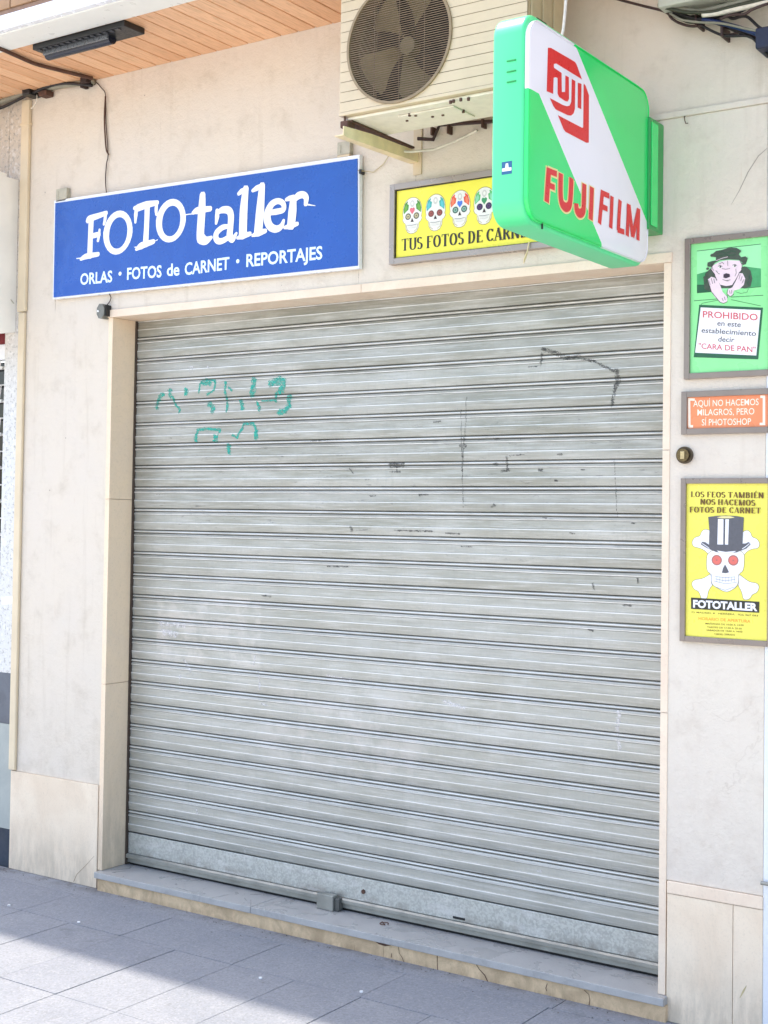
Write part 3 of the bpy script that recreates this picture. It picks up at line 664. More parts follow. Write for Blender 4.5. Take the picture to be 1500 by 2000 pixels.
def st5(pts, w): brush([ta(*p) for p in pts], [q * kx / 5.769 * 1.12 for q in (w if isinstance(w, list) else [w] * len(pts))])
st6([(170, 520), (160, 740), (152, 965)], [62, 58, 62]); st6([(45, 998), (110, 965), (255, 938)], [30, 50, 38]); st6([(122, 555), (150, 525), (250, 490), (350, 455)], [40, 60, 50, 40])
st6([(338, 455), (332, 530), (318, 592)], [34, 36, 26]); st6([(180, 725), (265, 705)], 46); st6([(268, 650), (262, 715), (248, 785)], [24, 30, 28])
def ringO(cx, cy, rx, ry, tilt):
    pts = []; ws = []
    for k in range(29):
        a = 2 * math.pi * k / 28; u = rx * math.cos(a); v = ry * math.sin(a); pts.append((cx + u + v * tilt, cy - v)); ws.append(66 - 14 * abs(math.sin(a)) + 6 * math.cos(a - 2.6))
    st6(pts, ws)
ringO(485, 688, 138, 222, .10); ringO(1106, 548, 140, 218, .10)
st6([(672, 400), (720, 395), (820, 360), (950, 335)], [30, 62, 62, 40]); st6([(700, 400), (693, 480), (688, 570)], [36, 42, 22]); st6([(938, 335), (932, 410), (935, 478)], [32, 36, 26])
st6([(828, 375), (820, 600), (808, 830)], [58, 56, 62]); st6([(695, 885), (760, 840), (905, 790)], [26, 60, 40]); st6([(680, 858), (700, 856)], 8)
st6([(0, 990), (60, 985)], 9); st6([(890, 800), (950, 770)], 7)
st5([(208, 228), (200, 400), (183, 690), (205, 735), (250, 748), (312, 712)], [58, 76, 78, 84, 66, 26]); st5([(95, 440), (150, 412), (300, 390)], [26, 56, 42]); st5([(18, 458), (130, 444)], 8)
st5([(360, 560), (372, 480), (372, 405)], [24, 44, 32]); st5([(375, 440), (430, 405), (500, 410), (528, 470), (522, 600), (515, 690), (545, 735), (592, 665)], [30, 52, 60, 60, 58, 62, 54, 22])
st5([(520, 590), (440, 600), (372, 655), (358, 715), (385, 755), (440, 750), (520, 700)], [30, 44, 50, 52, 50, 46, 40])
st5([(695, 158), (672, 400), (662, 690)], [58, 76, 78]); st5([(598, 722), (660, 700), (748, 672)], [22, 50, 34]); st5([(612, 225), (650, 195), (710, 160)], [30, 44, 30])
st5([(880, 122), (858, 400), (835, 655)], [56, 78, 80]); st5([(768, 695), (840, 665), (922, 640)], [22, 54, 34]); st5([(770, 190), (820, 160), (895, 120)], [26, 44, 30])
st5([(955, 438), (1040, 425), (1118, 402), (1118, 335), (1060, 305), (990, 340), (945, 430), (940, 520), (975, 595), (1040, 620), (1095, 590), (1125, 520)], [40, 46, 44, 44, 44, 54, 66, 68, 62, 54, 46, 26])
st5([(1232, 275), (1222, 420), (1205, 590)], [58, 76, 74]); st5([(1130, 605), (1200, 585), (1282, 560)], [24, 48, 30]); st5([(1148, 290), (1190, 275), (1240, 262)], [26, 40, 40])
st5([(1230, 300), (1290, 245), (1345, 235), (1378, 270), (1372, 345)], [44, 56, 52, 48, 36]); st5([(1375, 342), (1480, 358)], [14, 5])
A.build('lettering', SG, 'white hand drawn lettering')
A = Art('y', YS - .003, .0003); M_lt = plain('pale_cyan_vinyl', (226, 246, 250), .35, 0, .02)
def w8(u, v): return W(80 + u / 2.3437, 290 + v / 2.3437)
for tx, a, b, cap in (('ORLAS', (180, 624), (326, 610), .055), ('FOTOS', (394, 600), (552, 588), .056), ('de', (576, 583), (634, 579), .056), ('CARNET', (658, 579), (862, 552), .056), ('REPORTAJES', (940, 541), (1288, 505), .056)):
    A = Art('y', YS - .003, .0003); A.text(tx, w8(*a), w8(*b), cap * .92, M_lt, .022); A.build('lettering', SG, 'pale small lettering reading ' + tx)
for u, v in ((362, 573), (901, 516)): A = Art('y', YS - .003, .0003); c = w8(u, v); A.ell(c, .0085, .0085, M_lt); A.build('bullet', SG)
for (ax, ay, bx, by) in ((111, 370, 131, 388), (660, 279, 684, 300)):
    p = wall(ax, ay, -.02); q = wall(bx, by, -.02)
    m = MB(); m.bbox(p[0], q[0], -.024, -.001, q[1] + .0, p[1], .002); m.bbox(p[0] + .012, p[0] + .018, -.026, -.0235, q[1] + .006, p[1] - .012, .0008); m.build('mounting_clip', M_oldgrey, SG)
    m = MB(); m.bbox(p[0] + .002, q[0] + .001, -.027, -.002, q[1] - .010, q[1] - .001, .002); m.build('clip_foot', M_cream, SG)
x, z = wall(703, 336, YS); m = MB(); m.bbox(x - .004, x + .006, YS - .002, -.004, z - .006, z + .010, .001); m.build('plug', M_black, SG)

# ================================================================== YELLOW HANGING-LETTER SIGN WITH SKULLS
YY = -.030
def framed(name, x0, x1, z0, z1, y, bw, bd, label, cat, fm, pm, sub=None):
    t = thing(name, ((x0 + x1) / 2, y, z0), label, cat)
    m = MB()
    for s_, d0, d1, o_ in ((bw, y, -.003, 0),):
        m.bbox(x0, x0 + bw, y, -.003, z0, z1, .0016); m.bbox(x1 - bw, x1, y, -.003, z0, z1, .0016)
        m.bbox(x0 + bw, x1 - bw, y, -.003, z0, z0 + bw, .0016); m.bbox(x0 + bw, x1 - bw, y, -.003, z1 - bw, z1, .0016)
    m.build('frame', fm, t)
    m = MB(); m.box(x0 + bw - .002, x1 - bw + .002, y + bd, -.004, z0 + bw - .002, z1 - bw + .002); m.build('printed_sheet' if not sub else sub, pm, t)
    return t
M_yel = plain('yellow_printed_sheet', (244, 232, 72), .35, 0, .03, 4); M_yel2 = plain('pale_yellow_poster', (240, 230, 96), .3, 0, .05, 7)
zt = wall(760, 361, YY)[1]; zb = wall(762, 517, YY)[1]; xl = wall(760, 440, YY)[0]; xr = xl + .70
YSN = framed('yellow_sign', xl, xr, zb, zt, YY, .022, .012, 'yellow board with sugar skulls in a grey frame, half behind the green light box', 'sign', M_silver, M_yel)
m = MB(); i_ = .022   # dark rebate inside the frame
for a, b, c, d in ((xl + i_, xl + i_ + .003, zb + i_, zt - i_), (xr - i_ - .003, xr - i_, zb + i_, zt - i_), (xl + i_, xr - i_, zb + i_, zb + i_ + .003), (xl + i_, xr - i_, zt - i_ - .003, zt - i_)): m.box(a, b, YY + .007, YY + .0118, c, d)
m.build('frame_rebate', M_letter, YSN)
YP = YY + .012
def skull(cx, cz, hw, hh, caps_, heart, eyes, parent):
    A = Art('y', YP, .0003); out = plain('ochre_outline_ink', (176, 160, 84), .5, 0, .02); bone = plain('off_white_ink', (236, 234, 226), .45, 0, .03)
    def S_(pts): return [(cx + a * hw, cz + b * hh) for a, b in pts]
    shape = arc(0, .3, .96, .7, 0, 180, 12) + [(-.98, .1), (-.92, -.1), (-1.0, -.2), (-.86, -.36), (-.70, -.42), (-.66, -.7), (-.45, -.92), (-.15, -1.0), (.15, -1.0), (.45, -.92), (.66, -.7), (.70, -.42), (.86, -.36), (1.0, -.2), (.92, -.1), (.98, .1)]
    A.poly(S_([(a * 1.06, b * 1.045) for a, b in shape]), out); A.poly(S_(shape), bone)
    ck = [plain('skull_cap_ink', c, .45, 0, .03) for c in caps_]
    for s_ in (-1, 1):
        A.poly(S_([(s_ * .88, .12), (s_ * .93, .38), (s_ * .78, .70), (s_ * .52, .84), (s_ * .36, .62), (s_ * .42, .34), (s_ * .62, .26)]), ck[0])
        A.poly(S_([(s_ * .86, .2), (s_ * .80, .52), (s_ * .60, .66), (s_ * .50, .48), (s_ * .60, .30)]), ck[1])
        A.ell((cx + s_ * .40 * hw, cz + .70 * hh), .12 * hw, .07 * hh, bone)
    A.ell((cx, cz + .66 * hh), .22 * hw, .20 * hh, plain('pale_grey_ink', (206, 204, 198), .5, 0, .02)); A.ell((cx, cz + .68 * hh), .12 * hw, .10 * hh, bone)
    if heart:
        h_ = plain('heart_ink', heart, .5, 0, .02); A.poly(S_([(0, .06), (.24, .26), (.26, .38), (.14, .45), (0, .40), (-.14, .45), (-.26, .38), (-.24, .26)]), h_)
    for s_ in (-1, 1):
        A.ell((cx + s_ * .43 * hw, cz - .04 * hh), .29 * hw, .185 * hh, plain('eye_ink', eyes[0], .5, 0, .02)); A.ell((cx + s_ * .43 * hw, cz - .04 * hh), .19 * hw, .12 * hh, plain('eye_ink', eyes[1], .5, 0, .02)); A.ell((cx + s_ * .43 * hw, cz - .04 * hh), .07 * hw, .045 * hh, plain('eye_ink', eyes[0], .5, 0, .02))
    A.poly(S_([(0, -.14), (.10, -.28), (.16, -.38), (.02, -.36), (-.02, -.36), (-.16, -.38), (-.10, -.28)]), plain('nose_ink', (52, 36, 36), .5, 0, .02))
    gr = plain('pale_grey_ink', (206, 204, 198), .5, 0, .02)
    A.stroke(S_([(-.5, -.52), (0, -.55), (.5, -.52)]), hh * .03, plain('grey_ink', (140, 138, 140), .5, 0, .02)); A.stroke(S_([(-.4, -.68), (0, -.72), (.4, -.68)]), hh * .02, gr)
    for k in range(-3, 4): A.stroke(S_([(k * .11, -.54), (k * .11, -.70)]), hh * .012, gr)
    for s_ in (-1, 1): A.stroke(S_([(s_ * .62, -.5), (s_ * .5, -.8), (s_ * .2, -.92)]), hh * .025, out)
    return A.build('skull_picture', parent)
def z4(u, v): return wall(770 + u / 7.5, 340 + v / 7.5, YP)
HW = (z4(405, 600)[0] - z4(125, 600)[0]) / 2
for (u, v, caps_, heart, eyes, lb) in ((265, 606, ((70, 140, 40), (110, 170, 60)), (222, 110, 124), ((96, 92, 72), (196, 184, 140)), 'sugar skull with green crown'),
        (604, 562, ((64, 168, 160), (90, 190, 200)), None, ((118, 54, 48), (158, 84, 72)), 'sugar skull with turquoise crown'),
        (962, 508, ((226, 78, 48), (240, 130, 90)), (70, 118, 214), ((60, 84, 78), (132, 178, 160)), 'sugar skull with red crown'),
        (1320, 462, ((96, 186, 108), (140, 210, 170)), (60, 150, 96), ((34, 26, 74), (84, 52, 96)), 'sugar skull with green crown and navy eyes')):
    c = z4(u, v); k = HW * (1 + (u - 265) / 1055 * .02); skull(c[0], c[1], k, .0655, caps_, heart, eyes, YSN)['label'] = lb
c = z4(1320, 462); dxs = c[0] - z4(962, 508)[0]
skull(c[0] + dxs, c[1], HW, .0655, ((210, 90, 150), (230, 150, 190)), (226, 170, 60), ((70, 40, 90), (150, 110, 170)), YSN)
A = Art('y', YP, .0003)
def z6(u, v): return wall(750 + u / 4.8387, 330 + v / 4.8387, YP)
cap_h = z6(195, 662)[1] - z6(195, 776)[1]
lettering(A, 'TUS FOTOS DE', z6(168, 776), z6(932, 693), cap_h, M_letter, .20, .055)
e0 = z6(970, 688); e1 = z6(1115, 672); per = (e1[0] - e0[0]) / (.64 + .1 + .70); cw = sum(GL[c][0] for c in 'CARNET') + .5
lettering(A, 'CARNET', e0, (e0[0] + per * cw, e0[1] + (e1[1] - e0[1]) / (e1[0] - e0[0]) * per * cw), cap_h, M_letter, .20, .055)
A.build('lettering', YSN, 'black serif capitals TUS FOTOS DE CARNET')
p = wall(1032, 478, -.04); m = MB()
m.tube([(p[0], -.035, p[1] + .01), (p[0] - .003, -.04, p[1] - .02), (p[0] - .010, -.04, p[1] - .045), (p[0] - .018, -.04, p[1] - .062), (p[0] - .014, -.045, p[1] - .05), (p[0] - .004, -.045, p[1] - .03)], .0025, None, 6)
tag(m.build('wire_tail', M_ivory), 'loose twisted cream wire end hanging below the yellow skull board', 'wire')

# ================================================================== POSTERS ON THE RIGHT PIER
YF = -.019; XR_ = 1.883
def zz(px, py, y=YF): return wall(px, py, y)
gp = framed('poster', zz(1336, 600)[0], XR_, zz(1334, 741)[1], zz(1338, 466)[1], YF, .019, .009, 'green framed poster of a shouting figure in a hat above a white notice', 'poster', M_bronze, plain('mint_poster_paper', (146, 232, 152), .3, 0, .04, 4))
YG = YF + .009
def p4(u, v): return wall(1250 + u / 4.444, 430 + v / 4.444, YG)
def p7(u, v): return wall(1320 + u / 7.694, 600 + v / 7.694, YG)
def h7(u, v): return wall(1370 + u / 11.54, 480 + v / 11.54, YG)
gk = plain('dark_green_ink', (30, 92, 62), .45, 0, .03); gm = plain('mid_green_ink', (74, 172, 108), .45, 0, .12, 40); gh = plain('grey_green_ink', (74, 88, 74), .45, 0, .15, 90); skin = plain('pale_pink_ink', (238, 218, 226), .4, 0, .04, 60); dk = plain('plum_black_ink', (58, 44, 60), .4, 0, .02)
A = Art('y', YG, .0003)
A.poly([p4(495, 268), p4(1050, 208), p4(1050, 580), p4(495, 632)], plain('light_green_ink', (160, 238, 172), .4, 0, .03))
A.poly([p4(495, 470), p4(600, 440), p4(640, 600), p4(640, 620), p4(495, 632)], gm); A.poly([p4(900, 400), p4(1050, 420), p4(1050, 580), p4(900, 592)], gm); A.poly([p4(495, 560), p4(620, 560), p4(640, 620), p4(495, 632)], gk)
for a, b in (((495, 268), (1050, 208)), ((470, 700), (700, 682)), ((790, 668), (1070, 652)), ((495, 632), (640, 620)), ((900, 592), (1050, 578))): A.stroke([p4(*a), p4(*b)], .0017, gk)
A.build('window_drawing', gp)
A = Art('y', YG, .0012)
A.poly([h7(*q) for q in [(110, 600), (50, 740), (60, 900), (110, 1000), (240, 1020), (420, 960), (700, 960), (980, 960), (1110, 920), (1150, 740), (1110, 560), (1020, 480), (900, 470), (500, 440), (230, 500)]], gh)
A.poly([h7(*q) for q in [(235, 400), (225, 540), (300, 640), (350, 760), (430, 880), (560, 910), (690, 890), (760, 780), (840, 640), (900, 540), (925, 420), (870, 340), (700, 330), (560, 330), (400, 370), (290, 430)]], skin)
A.poly([h7(*q) for q in [(150, 760), (225, 700), (300, 720), (380, 800), (430, 900), (480, 1040), (590, 1160), (580, 1260), (500, 1300), (430, 1270), (300, 1150), (230, 1030), (190, 900)]], skin)
A.poly([h7(*q) for q in [(860, 620), (930, 620), (990, 740), (960, 880), (860, 980), (740, 1010), (700, 1120), (640, 1150), (590, 1080), (600, 980), (700, 940), (780, 790)]], skin)
A.poly([h7(*q) for q in [(240, 200), (330, 120), (480, 90), (640, 40), (800, 50), (880, 100), (850, 200), (900, 260), (1000, 240), (1035, 330), (1000, 420), (930, 380), (840, 320), (620, 310), (420, 330), (290, 400), (230, 480), (140, 470), (140, 380), (230, 350), (330, 330), (330, 260), (250, 250)]], gh)
A.stroke([h7(330, 340), h7(480, 280), h7(600, 250)], .0015, skin)
for pts in ([(235, 400), (225, 540), (300, 640), (345, 790)], [(430, 890), (560, 920), (700, 890)], [(700, 890), (790, 760), (860, 600), (930, 560)], [(190, 900), (230, 1040), (330, 1160), (420, 1270), (500, 1300), (590, 1260)], [(590, 1180), (580, 1080), (600, 980)], [(600, 1100), (650, 1150), (740, 1090)]):
    A.stroke([h7(*q) for q in pts], .0015, dk)
A.poly([h7(*q) for q in [(500, 650), (560, 620), (640, 640), (650, 700), (560, 735), (500, 720)]], dk)
wi = plain('off_white_ink', (236, 234, 226), .45, 0, .03)
for eu, ev in ((428, 478), (755, 456)): A.ell(h7(eu, ev), .0072, .0048, wi); A.stroke([h7(eu - 50, ev - 12), h7(eu, ev - 36), h7(eu + 48, ev - 8)], .0016, dk); A.ell(h7(eu + 4, ev), .0030, .0030, dk)
for pts in ([(300, 400), (270, 440), (245, 470), (262, 540), (290, 560)], [(880, 350), (905, 400), (925, 450), (905, 530)], [(330, 560), (380, 620), (420, 640)], [(780, 520), (790, 620), (760, 690)], [(480, 760), (560, 790), (660, 770)]): A.stroke([h7(*q) for q in pts], .0014, gh)
for pts in ([(170, 780), (205, 880)], [(225, 730), (260, 860)], [(285, 745), (310, 850)], [(470, 1180), (500, 1250)], [(520, 1150), (545, 1230)], [(880, 650), (850, 760)], [(925, 690), (890, 800)], [(965, 760), (920, 850)], [(640, 1010), (655, 1090)], [(690, 1000), (690, 1080)]): A.stroke([h7(*q) for q in pts], .0013, dk)
for pts in ([(60, 760), (110, 700), (90, 640), (150, 600)], [(70, 860), (120, 820), (110, 760)], [(1120, 640), (1080, 700), (1110, 780)], [(1080, 900), (1040, 840), (1090, 800)], [(360, 180), (470, 140), (560, 170), (680, 120), (790, 150)], [(350, 250), (480, 210), (620, 220), (780, 210)], [(900, 300), (960, 290), (990, 340)], [(170, 420), (210, 400), (230, 440)]): A.stroke(smooth2([h7(*q) for q in pts], [1] * len(pts))[0], .0018, gk)
for u_, v_, r_ in ((180, 430, .006), (150, 520, .005), (1000, 300, .007), (960, 400, .006), (250, 220, .006), (860, 130, .006), (1020, 560, .006), (90, 720, .006), (120, 950, .007)): A.ell(h7(u_, v_), r_, r_ * .8, gh)
A.stroke([h7(400, 420), h7(480, 380), h7(520, 420)], .0013, dk); A.stroke([h7(600, 340), h7(605, 460)], .0013, dk); A.stroke([h7(470, 520), h7(560, 535), h7(655, 515)], .0014, dk); A.stroke([h7(575, 800), h7(620, 800)], .0012, dk)
A.stroke([h7(780, 1040), h7(900, 1080), h7(1040, 1050), h7(1070, 970)], .0012, gk)
A.build('figure_drawing', gp, 'cartoon figure in a dark hat shouting from a window')
A = Art('y', YG, .0010)
A.stroke([p4(520, 750), p4(540, 722), p4(700, 690)], .0014, gk); A.stroke([p4(790, 690), p4(1050, 745)], .0014, gk)
A.poly([p4(515, 735), p4(1068, 760), p4(1026, 1208), p4(468, 1190)], gk)
A.poly([p4(528, 758), p4(1048, 782), p4(1010, 1175), p4(480, 1150)], plain('white_notice_ink', (240, 238, 242), .4, 0, .02))
rd = plain('brick_red_ink', (206, 74, 84), .4, 0, .02); bk = plain('grey_black_ink', (70, 70, 76), .4, 0, .02)
A.text('PROHIBIDO', p7(408, 152), p7(1232, 200), .0215, rd, .012); A.text('en este', p7(622, 275), p7(975, 300), .0170, bk, .01, .12)
A.text('establecimiento', p7(385, 380), p7(1205, 432), .0165, bk, .01, .12); A.text('decir', p7(635, 515), p7(878, 527), .0165, bk, .01, .12); A.text('"CARA DE PAN"', p7(345, 620), p7(1200, 680), .0180, rd, .008)
A.build('notice', gp, 'white notice reading PROHIBIDO en este establecimiento decir CARA DE PAN')

op = framed('poster', zz(1330, 800)[0], XR_, zz(1329, 849)[1], zz(1330, 765)[1], YF, .019, .009, 'small orange framed poster with cream capitals, between the green and yellow posters', 'poster', M_bronze, plain('orange_poster_paper', (238, 142, 94), .3, 0, .05, 5))
cr = plain('cream_white_ink', (255, 236, 214), .35, 0, .02); A = Art('y', YG, .0003)
for pts in ([(285, 1390), (200, 1385), (205, 1790), (260, 1790)], [(1270, 1345), (1325, 1345), (1325, 1755), (1260, 1755)]): A = Art('y', YG, .0003); A.stroke([p7(*q) for q in pts], .0080, cr); A.build('bracket_drawing', op)
A = Art('y', YG, .0003)
A.text('AQUÍ NO HACEMOS', p7(262, 1495), p7(1245, 1470), .0215, cr, .003); A.text('MILAGROS, PERO', p7(325, 1628), p7(1180, 1610), .0210, cr, .003); A.text('SÍ PHOTOSHOP', p7(390, 1778), p7(1130, 1765), .0215, cr, .003)
A.build('lettering', op, 'cream capitals in three lines')

yp = framed('poster', zz(1328, 1100)[0], XR_, zz(1326, 1252)[1], zz(1331, 934)[1], YF, .0175, .009, 'tall yellow poster with a skull in a top hat over crossed bones, lowest framed poster', 'poster', M_bronze, M_yel2)
def y6(u, v): return wall(1330 + u / 6.247, 940 + v / 6.247, YG)
olv = plain('olive_outline_ink', (150, 138, 60), .5, 0, .02); hg = plain('charcoal_ink', (92, 92, 98), .45, 0, .08, 90); brn = plain('brown_lettering_ink', (104, 74, 22), .5, 0, .02); bone2 = plain('bone_white_ink', (238, 238, 242), .4, 0, .02); pk = plain('salmon_ink', (222, 110, 98), .45, 0, .04)
A = Art('y', YG, .0003)
for s_, a, b in (('LOS FEOS TAMBIÉN', (122, 192), (1012, 208)), ('NOS HACEMOS', (240, 284), (908, 300)), ('FOTOS DE CARNET', (112, 380), (980, 394))): lettering(A, s_, y6(*a), y6(*b), .0180, brn, .27, .07, False, .12)
A.build('lettering', yp, 'brown capitals LOS FEOS TAMBIEN NOS HACEMOS FOTOS DE CARNET')
A = Art('y', YG, .0004)
def sm(pts, n=3):                                                            # rounded closed outline
    out = pts
    for _ in range(n - 1):
        q = []
        for i in range(len(out)):
            a, b = out[i], out[(i + 1) % len(out)]; q += [(a[0] * .75 + b[0] * .25, a[1] * .75 + b[1] * .25), (a[0] * .25 + b[0] * .75, a[1] * .25 + b[1] * .75)]
        out = q
    return out
def outlined(pts, w=.0016, col=olv):
    q = [y6(*p) for p in sm(pts)]; A.poly(q, bone2); A.stroke(q + [q[0]], w, col)
outlined([(360, 600), (290, 580), (245, 620), (235, 670), (170, 680), (130, 740), (150, 800), (230, 815), (300, 850), (340, 900), (420, 800), (400, 640)])
outlined([(750, 620), (810, 590), (855, 630), (865, 680), (930, 700), (965, 760), (945, 820), (870, 825), (800, 860), (760, 920), (680, 800), (700, 650)])
outlined([(400, 1100), (330, 1150), (260, 1190), (160, 1200), (125, 1250), (160, 1320), (215, 1340), (240, 1400), (250, 1440), (320, 1440), (335, 1330), (400, 1250)])
outlined([(680, 1110), (770, 1180), (840, 1230), (930, 1240), (960, 1290), (930, 1360), (870, 1380), (840, 1440), (760, 1450), (745, 1350), (690, 1260)])
outlined([(325, 850), (310, 1000), (320, 1100), (370, 1130), (370, 1250), (440, 1300), (550, 1360), (640, 1320), (700, 1260), (705, 1130), (760, 1100), (775, 1000), (775, 850), (550, 820)])
gy = plain('grey_line_ink', (130, 136, 146), .45, 0, .02)
for cx_, cy_ in ((438, 962), (640, 965)): A.ell(y6(cx_, cy_), .0172, .0168, plain('rust_ink', (170, 112, 100), .5, 0, .04)); A.ell(y6(cx_, cy_), .0135, .0130, pk); A.ell(y6(cx_, cy_), .0026, .0026, plain('rust_ink', (170, 112, 100), .5, 0, .04))
A.poly([y6(*q) for q in [(540, 1015), (565, 1060), (588, 1110), (550, 1122), (500, 1116), (515, 1060)]], hg)
for pts in ([(415, 1160), (540, 1175), (665, 1165)], [(415, 1190), (540, 1215), (665, 1195)], [(400, 1215), (540, 1250), (680, 1235)], [(372, 1130), (372, 1250), (440, 1300)], [(705, 1130), (705, 1250), (650, 1310)], [(430, 1290), (540, 1330), (650, 1290)]): A.stroke([y6(*q) for q in pts], .0012, gy)
for k in range(7): A.stroke([y6(440 + k * 36, 1165), y6(440 + k * 36, 1230)], .0008, gy)
A.poly([y6(*q) for q in [(335, 435), (440, 422), (560, 418), (680, 425), (770, 440), (765, 520), (752, 760), (790, 760), (830, 740), (852, 770), (800, 820), (680, 868), (550, 880), (430, 862), (320, 815), (245, 770), (262, 738), (300, 745), (345, 775), (350, 600)]], hg)
A.poly([y6(*q) for q in [(455, 460), (522, 462), (518, 772), (447, 770)]], bone2); A.poly([y6(*q) for q in [(545, 464), (588, 464), (578, 774), (540, 772)]], bone2)
A.poly([y6(*q) for q in [(440, 440), (500, 425), (600, 425), (660, 442), (600, 452), (500, 452)]], plain('pale_ochre_ink', (226, 214, 150), .5, 0, .02)); A.poly([y6(*q) for q in [(440, 845), (550, 862), (680, 850), (640, 870), (550, 878), (470, 868)]], bone2)
A.stroke([y6(*q) for q in [(262, 758), (310, 790), (350, 820)]], .0022, bone2); A.stroke([y6(*q) for q in [(838, 760), (790, 800), (750, 825)]], .0022, bone2)
A.build('skull_picture', yp, 'white skull in a striped charcoal top hat over crossed bones')
A = Art('y', YG, .0016)
A.poly([y6(125, 1418), y6(958, 1470), y6(955, 1604), y6(125, 1556)], plain('near_black_ink', (44, 42, 28), .4, 0, .02)); A.text('FOTOTALLER', y6(150, 1535), y6(935, 1580), .0235, bone2, .045)
A.build('name_strip', yp, 'black strip with white capitals')
A = Art('y', YG, .0003); om = plain('orange_ink', (240, 150, 40), .5, 0, .02)
A.text('C/ MADRID, 8   HERRERA   925 267 083', y6(130, 1606), y6(940, 1650), .0055, brn, .01); A.text('HORARIO DE APERTURA', y6(215, 1690), y6(848, 1728), .0098, om, .012)
for s_, a, b in (('MAÑANAS DE 10:00 A 14:00', (300, 1745), (765, 1768)), ('TARDES DE 17:30 A 20:30', (318, 1788), (742, 1808)), ('SÁBADOS DE 10:00 A 14:00', (312, 1826), (750, 1846)), ('TARDES CERRADO', (405, 1874), (660, 1884))): A.text(s_, y6(*a), y6(*b), .0056, brn, .01)
A.build('small_print', yp)

# key switch
cx, cz = wall(1337, 889, -.01); K = thing('key_switch', (cx, -.01, cz), 'round tarnished brass key switch on the wall between the orange and yellow posters', 'key switch')
m = MB(); m.cyl((cx, cz), .0300 * .92, -.014, -.003, None, 32); m.build('collar', plain('dark_bronze', (84, 72, 56), .4, .7, .15, 60), K, False)
m = MB(); m.cyl((cx - .001, cz), .0205, -.024, -.0145, None, 28); m.build('cylinder', M_brass, K)
m = MB(); m.bbox(cx - .008, cx + .006, -.027, -.0245, cz - .013, cz + .012, .001); m.build('key_slot', plain('pale_brass', (196, 176, 132), .35, .7, .1, 60), K)
# siren / bell contact at the corner
cx, cz = wall(200, 608, -.03); K = thing('alarm_contact', (cx, -.02, cz), 'small dark grey octagonal alarm device beside the lintel end, under the blue sign', 'alarm')
m = MB(); m.prism([(cx - .002 + .024 * math.cos(R(a)), cz + .034 * math.sin(R(a))) for a in (20, 65, 110, 155, 200, 245, 290, 335)], -.040, -.001); m.build('housing', plain('weathered_dark_grey_plastic', (122, 122, 114), .6, 0, .15, 40), K)
m = MB(); m.bbox(cx + .017, cx + .025, -.036, -.0015, cz - .022, cz + .026, .002); m.build('side_cap', M_black, K)
m = MB(); m.cyl((cx - .014, cz), .0045, -.044, -.040, None, 12); m.build('led_lens', M_white, K)
m = MB(); m.tube([(cx + .014, -.02, cz + .025), (cx + .022, -.008, cz + .045), (cx + .028, -.008, cz + .060), (cx + .030, -.02, cz + .075)], .0022, None, 6); m.build('lead', M_brown, K)
# little hook on the ledge
x, z = wall(1340, 231); m = MB(); m.tube([(x, -.008, z + .004), (x, -.016, z + .002), (x + .004, -.020, z - .014), (x + .006, -.018, z - .022), (x + .014, -.016, z - .022)], .0016, None, 6)
tag(m.build('wall_hook', M_rust), 'tiny bent wire hook sticking out of the pale wall ledge right of the green sign', 'hook')

# ================================================================== GREEN LIGHT-BOX SIGN
FX = 1.500; FT = .112
FS = thing('projecting_sign', (1.445, 0, 2.68), 'green and white rounded light box film sign projecting from the wall over the shutter', 'sign')
y0, y1, zb_, zt_ = -.925, -.106, 2.410, 2.994
def rounded_case(outline, x0, x1, b, mat, name):
    bm = bmesh.new(); vs = [bm.verts.new((x0, a, b_)) for a, b_ in outline]; f = bm.faces.new(vs)
    r = bmesh.ops.extrude_face_region(bm, geom=[f]); mv = [e for e in r['geom'] if isinstance(e, bmesh.types.BMVert)]
    for v in mv: v.co.x = x1
    bm.faces.ensure_lookup_table(); bmesh.ops.recalc_face_normals(bm, faces=list(bm.faces))
    ed = [e for e in bm.edges if abs(e.verts[0].co.x - e.verts[1].co.x) < 1e-6]
    bmesh.ops.bevel(bm, geom=ed, offset=b, segments=5, affect='EDGES', profile=.5)
    return bm
def case_outline(y0, y1, z0, z1, r, cut): # inner (wall side) top corner is chamfered like a film box
    pts = rrect(y0, y1, z0, z1, r, 8); return pts
bm = rounded_case(rrect(y0, y1, zb_, zt_, .062, 8), FX - .012, FX - FT, .010, M_fmint, 'casing')
me = bpy.data.meshes.new('casing'); bm.to_mesh(me); bm.free(); me.materials.append(M_fmint)
for p_ in me.polygons: p_.use_smooth = True
me.set_sharp_from_angle(angle=R(40)); cs = bpy.data.objects.new('casing', me); C.objects.link(cs); cs.parent = FS; cs.matrix_parent_inverse = FS.matrix_world.inverted()
# bulged face, white band between two green fields
def sd(px, py): return side(px, py, FX)
bm = rounded_case(rrect(y0 + .006, y1 - .002, zb_ + .011, zt_ - .017, .060, 8), FX - .012, FX, .012, M_fgreen, 'face')
A1, A2 = sd(1123, 86), sd(1262, 430); B1, B2 = sd(1049, 174), sd(1172, 468)
def cutp(P, Q):
    d = Vector((0, Q[0] - P[0], Q[1] - P[1])); nrm = Vector((0, -d.z, d.y)).normalized()
    bmesh.ops.bisect_plane(bm, geom=list(bm.verts) + list(bm.edges) + list(bm.faces), plane_co=Vector((FX, P[0], P[1])), plane_no=nrm); return Vector((0, P[0], P[1])), nrm
c1, n1 = cutp(A1, A2); c2, n2 = cutp(B1, B2)
bmesh.ops.bisect_plane(bm, geom=list(bm.verts) + list(bm.edges) + list(bm.faces), plane_co=Vector((FX, 0, sd(1030, 170)[1])), plane_no=Vector((0, 0, 1)))
zcut = sd(1030, 170)[1]
me = bpy.data.meshes.new('face_panel')
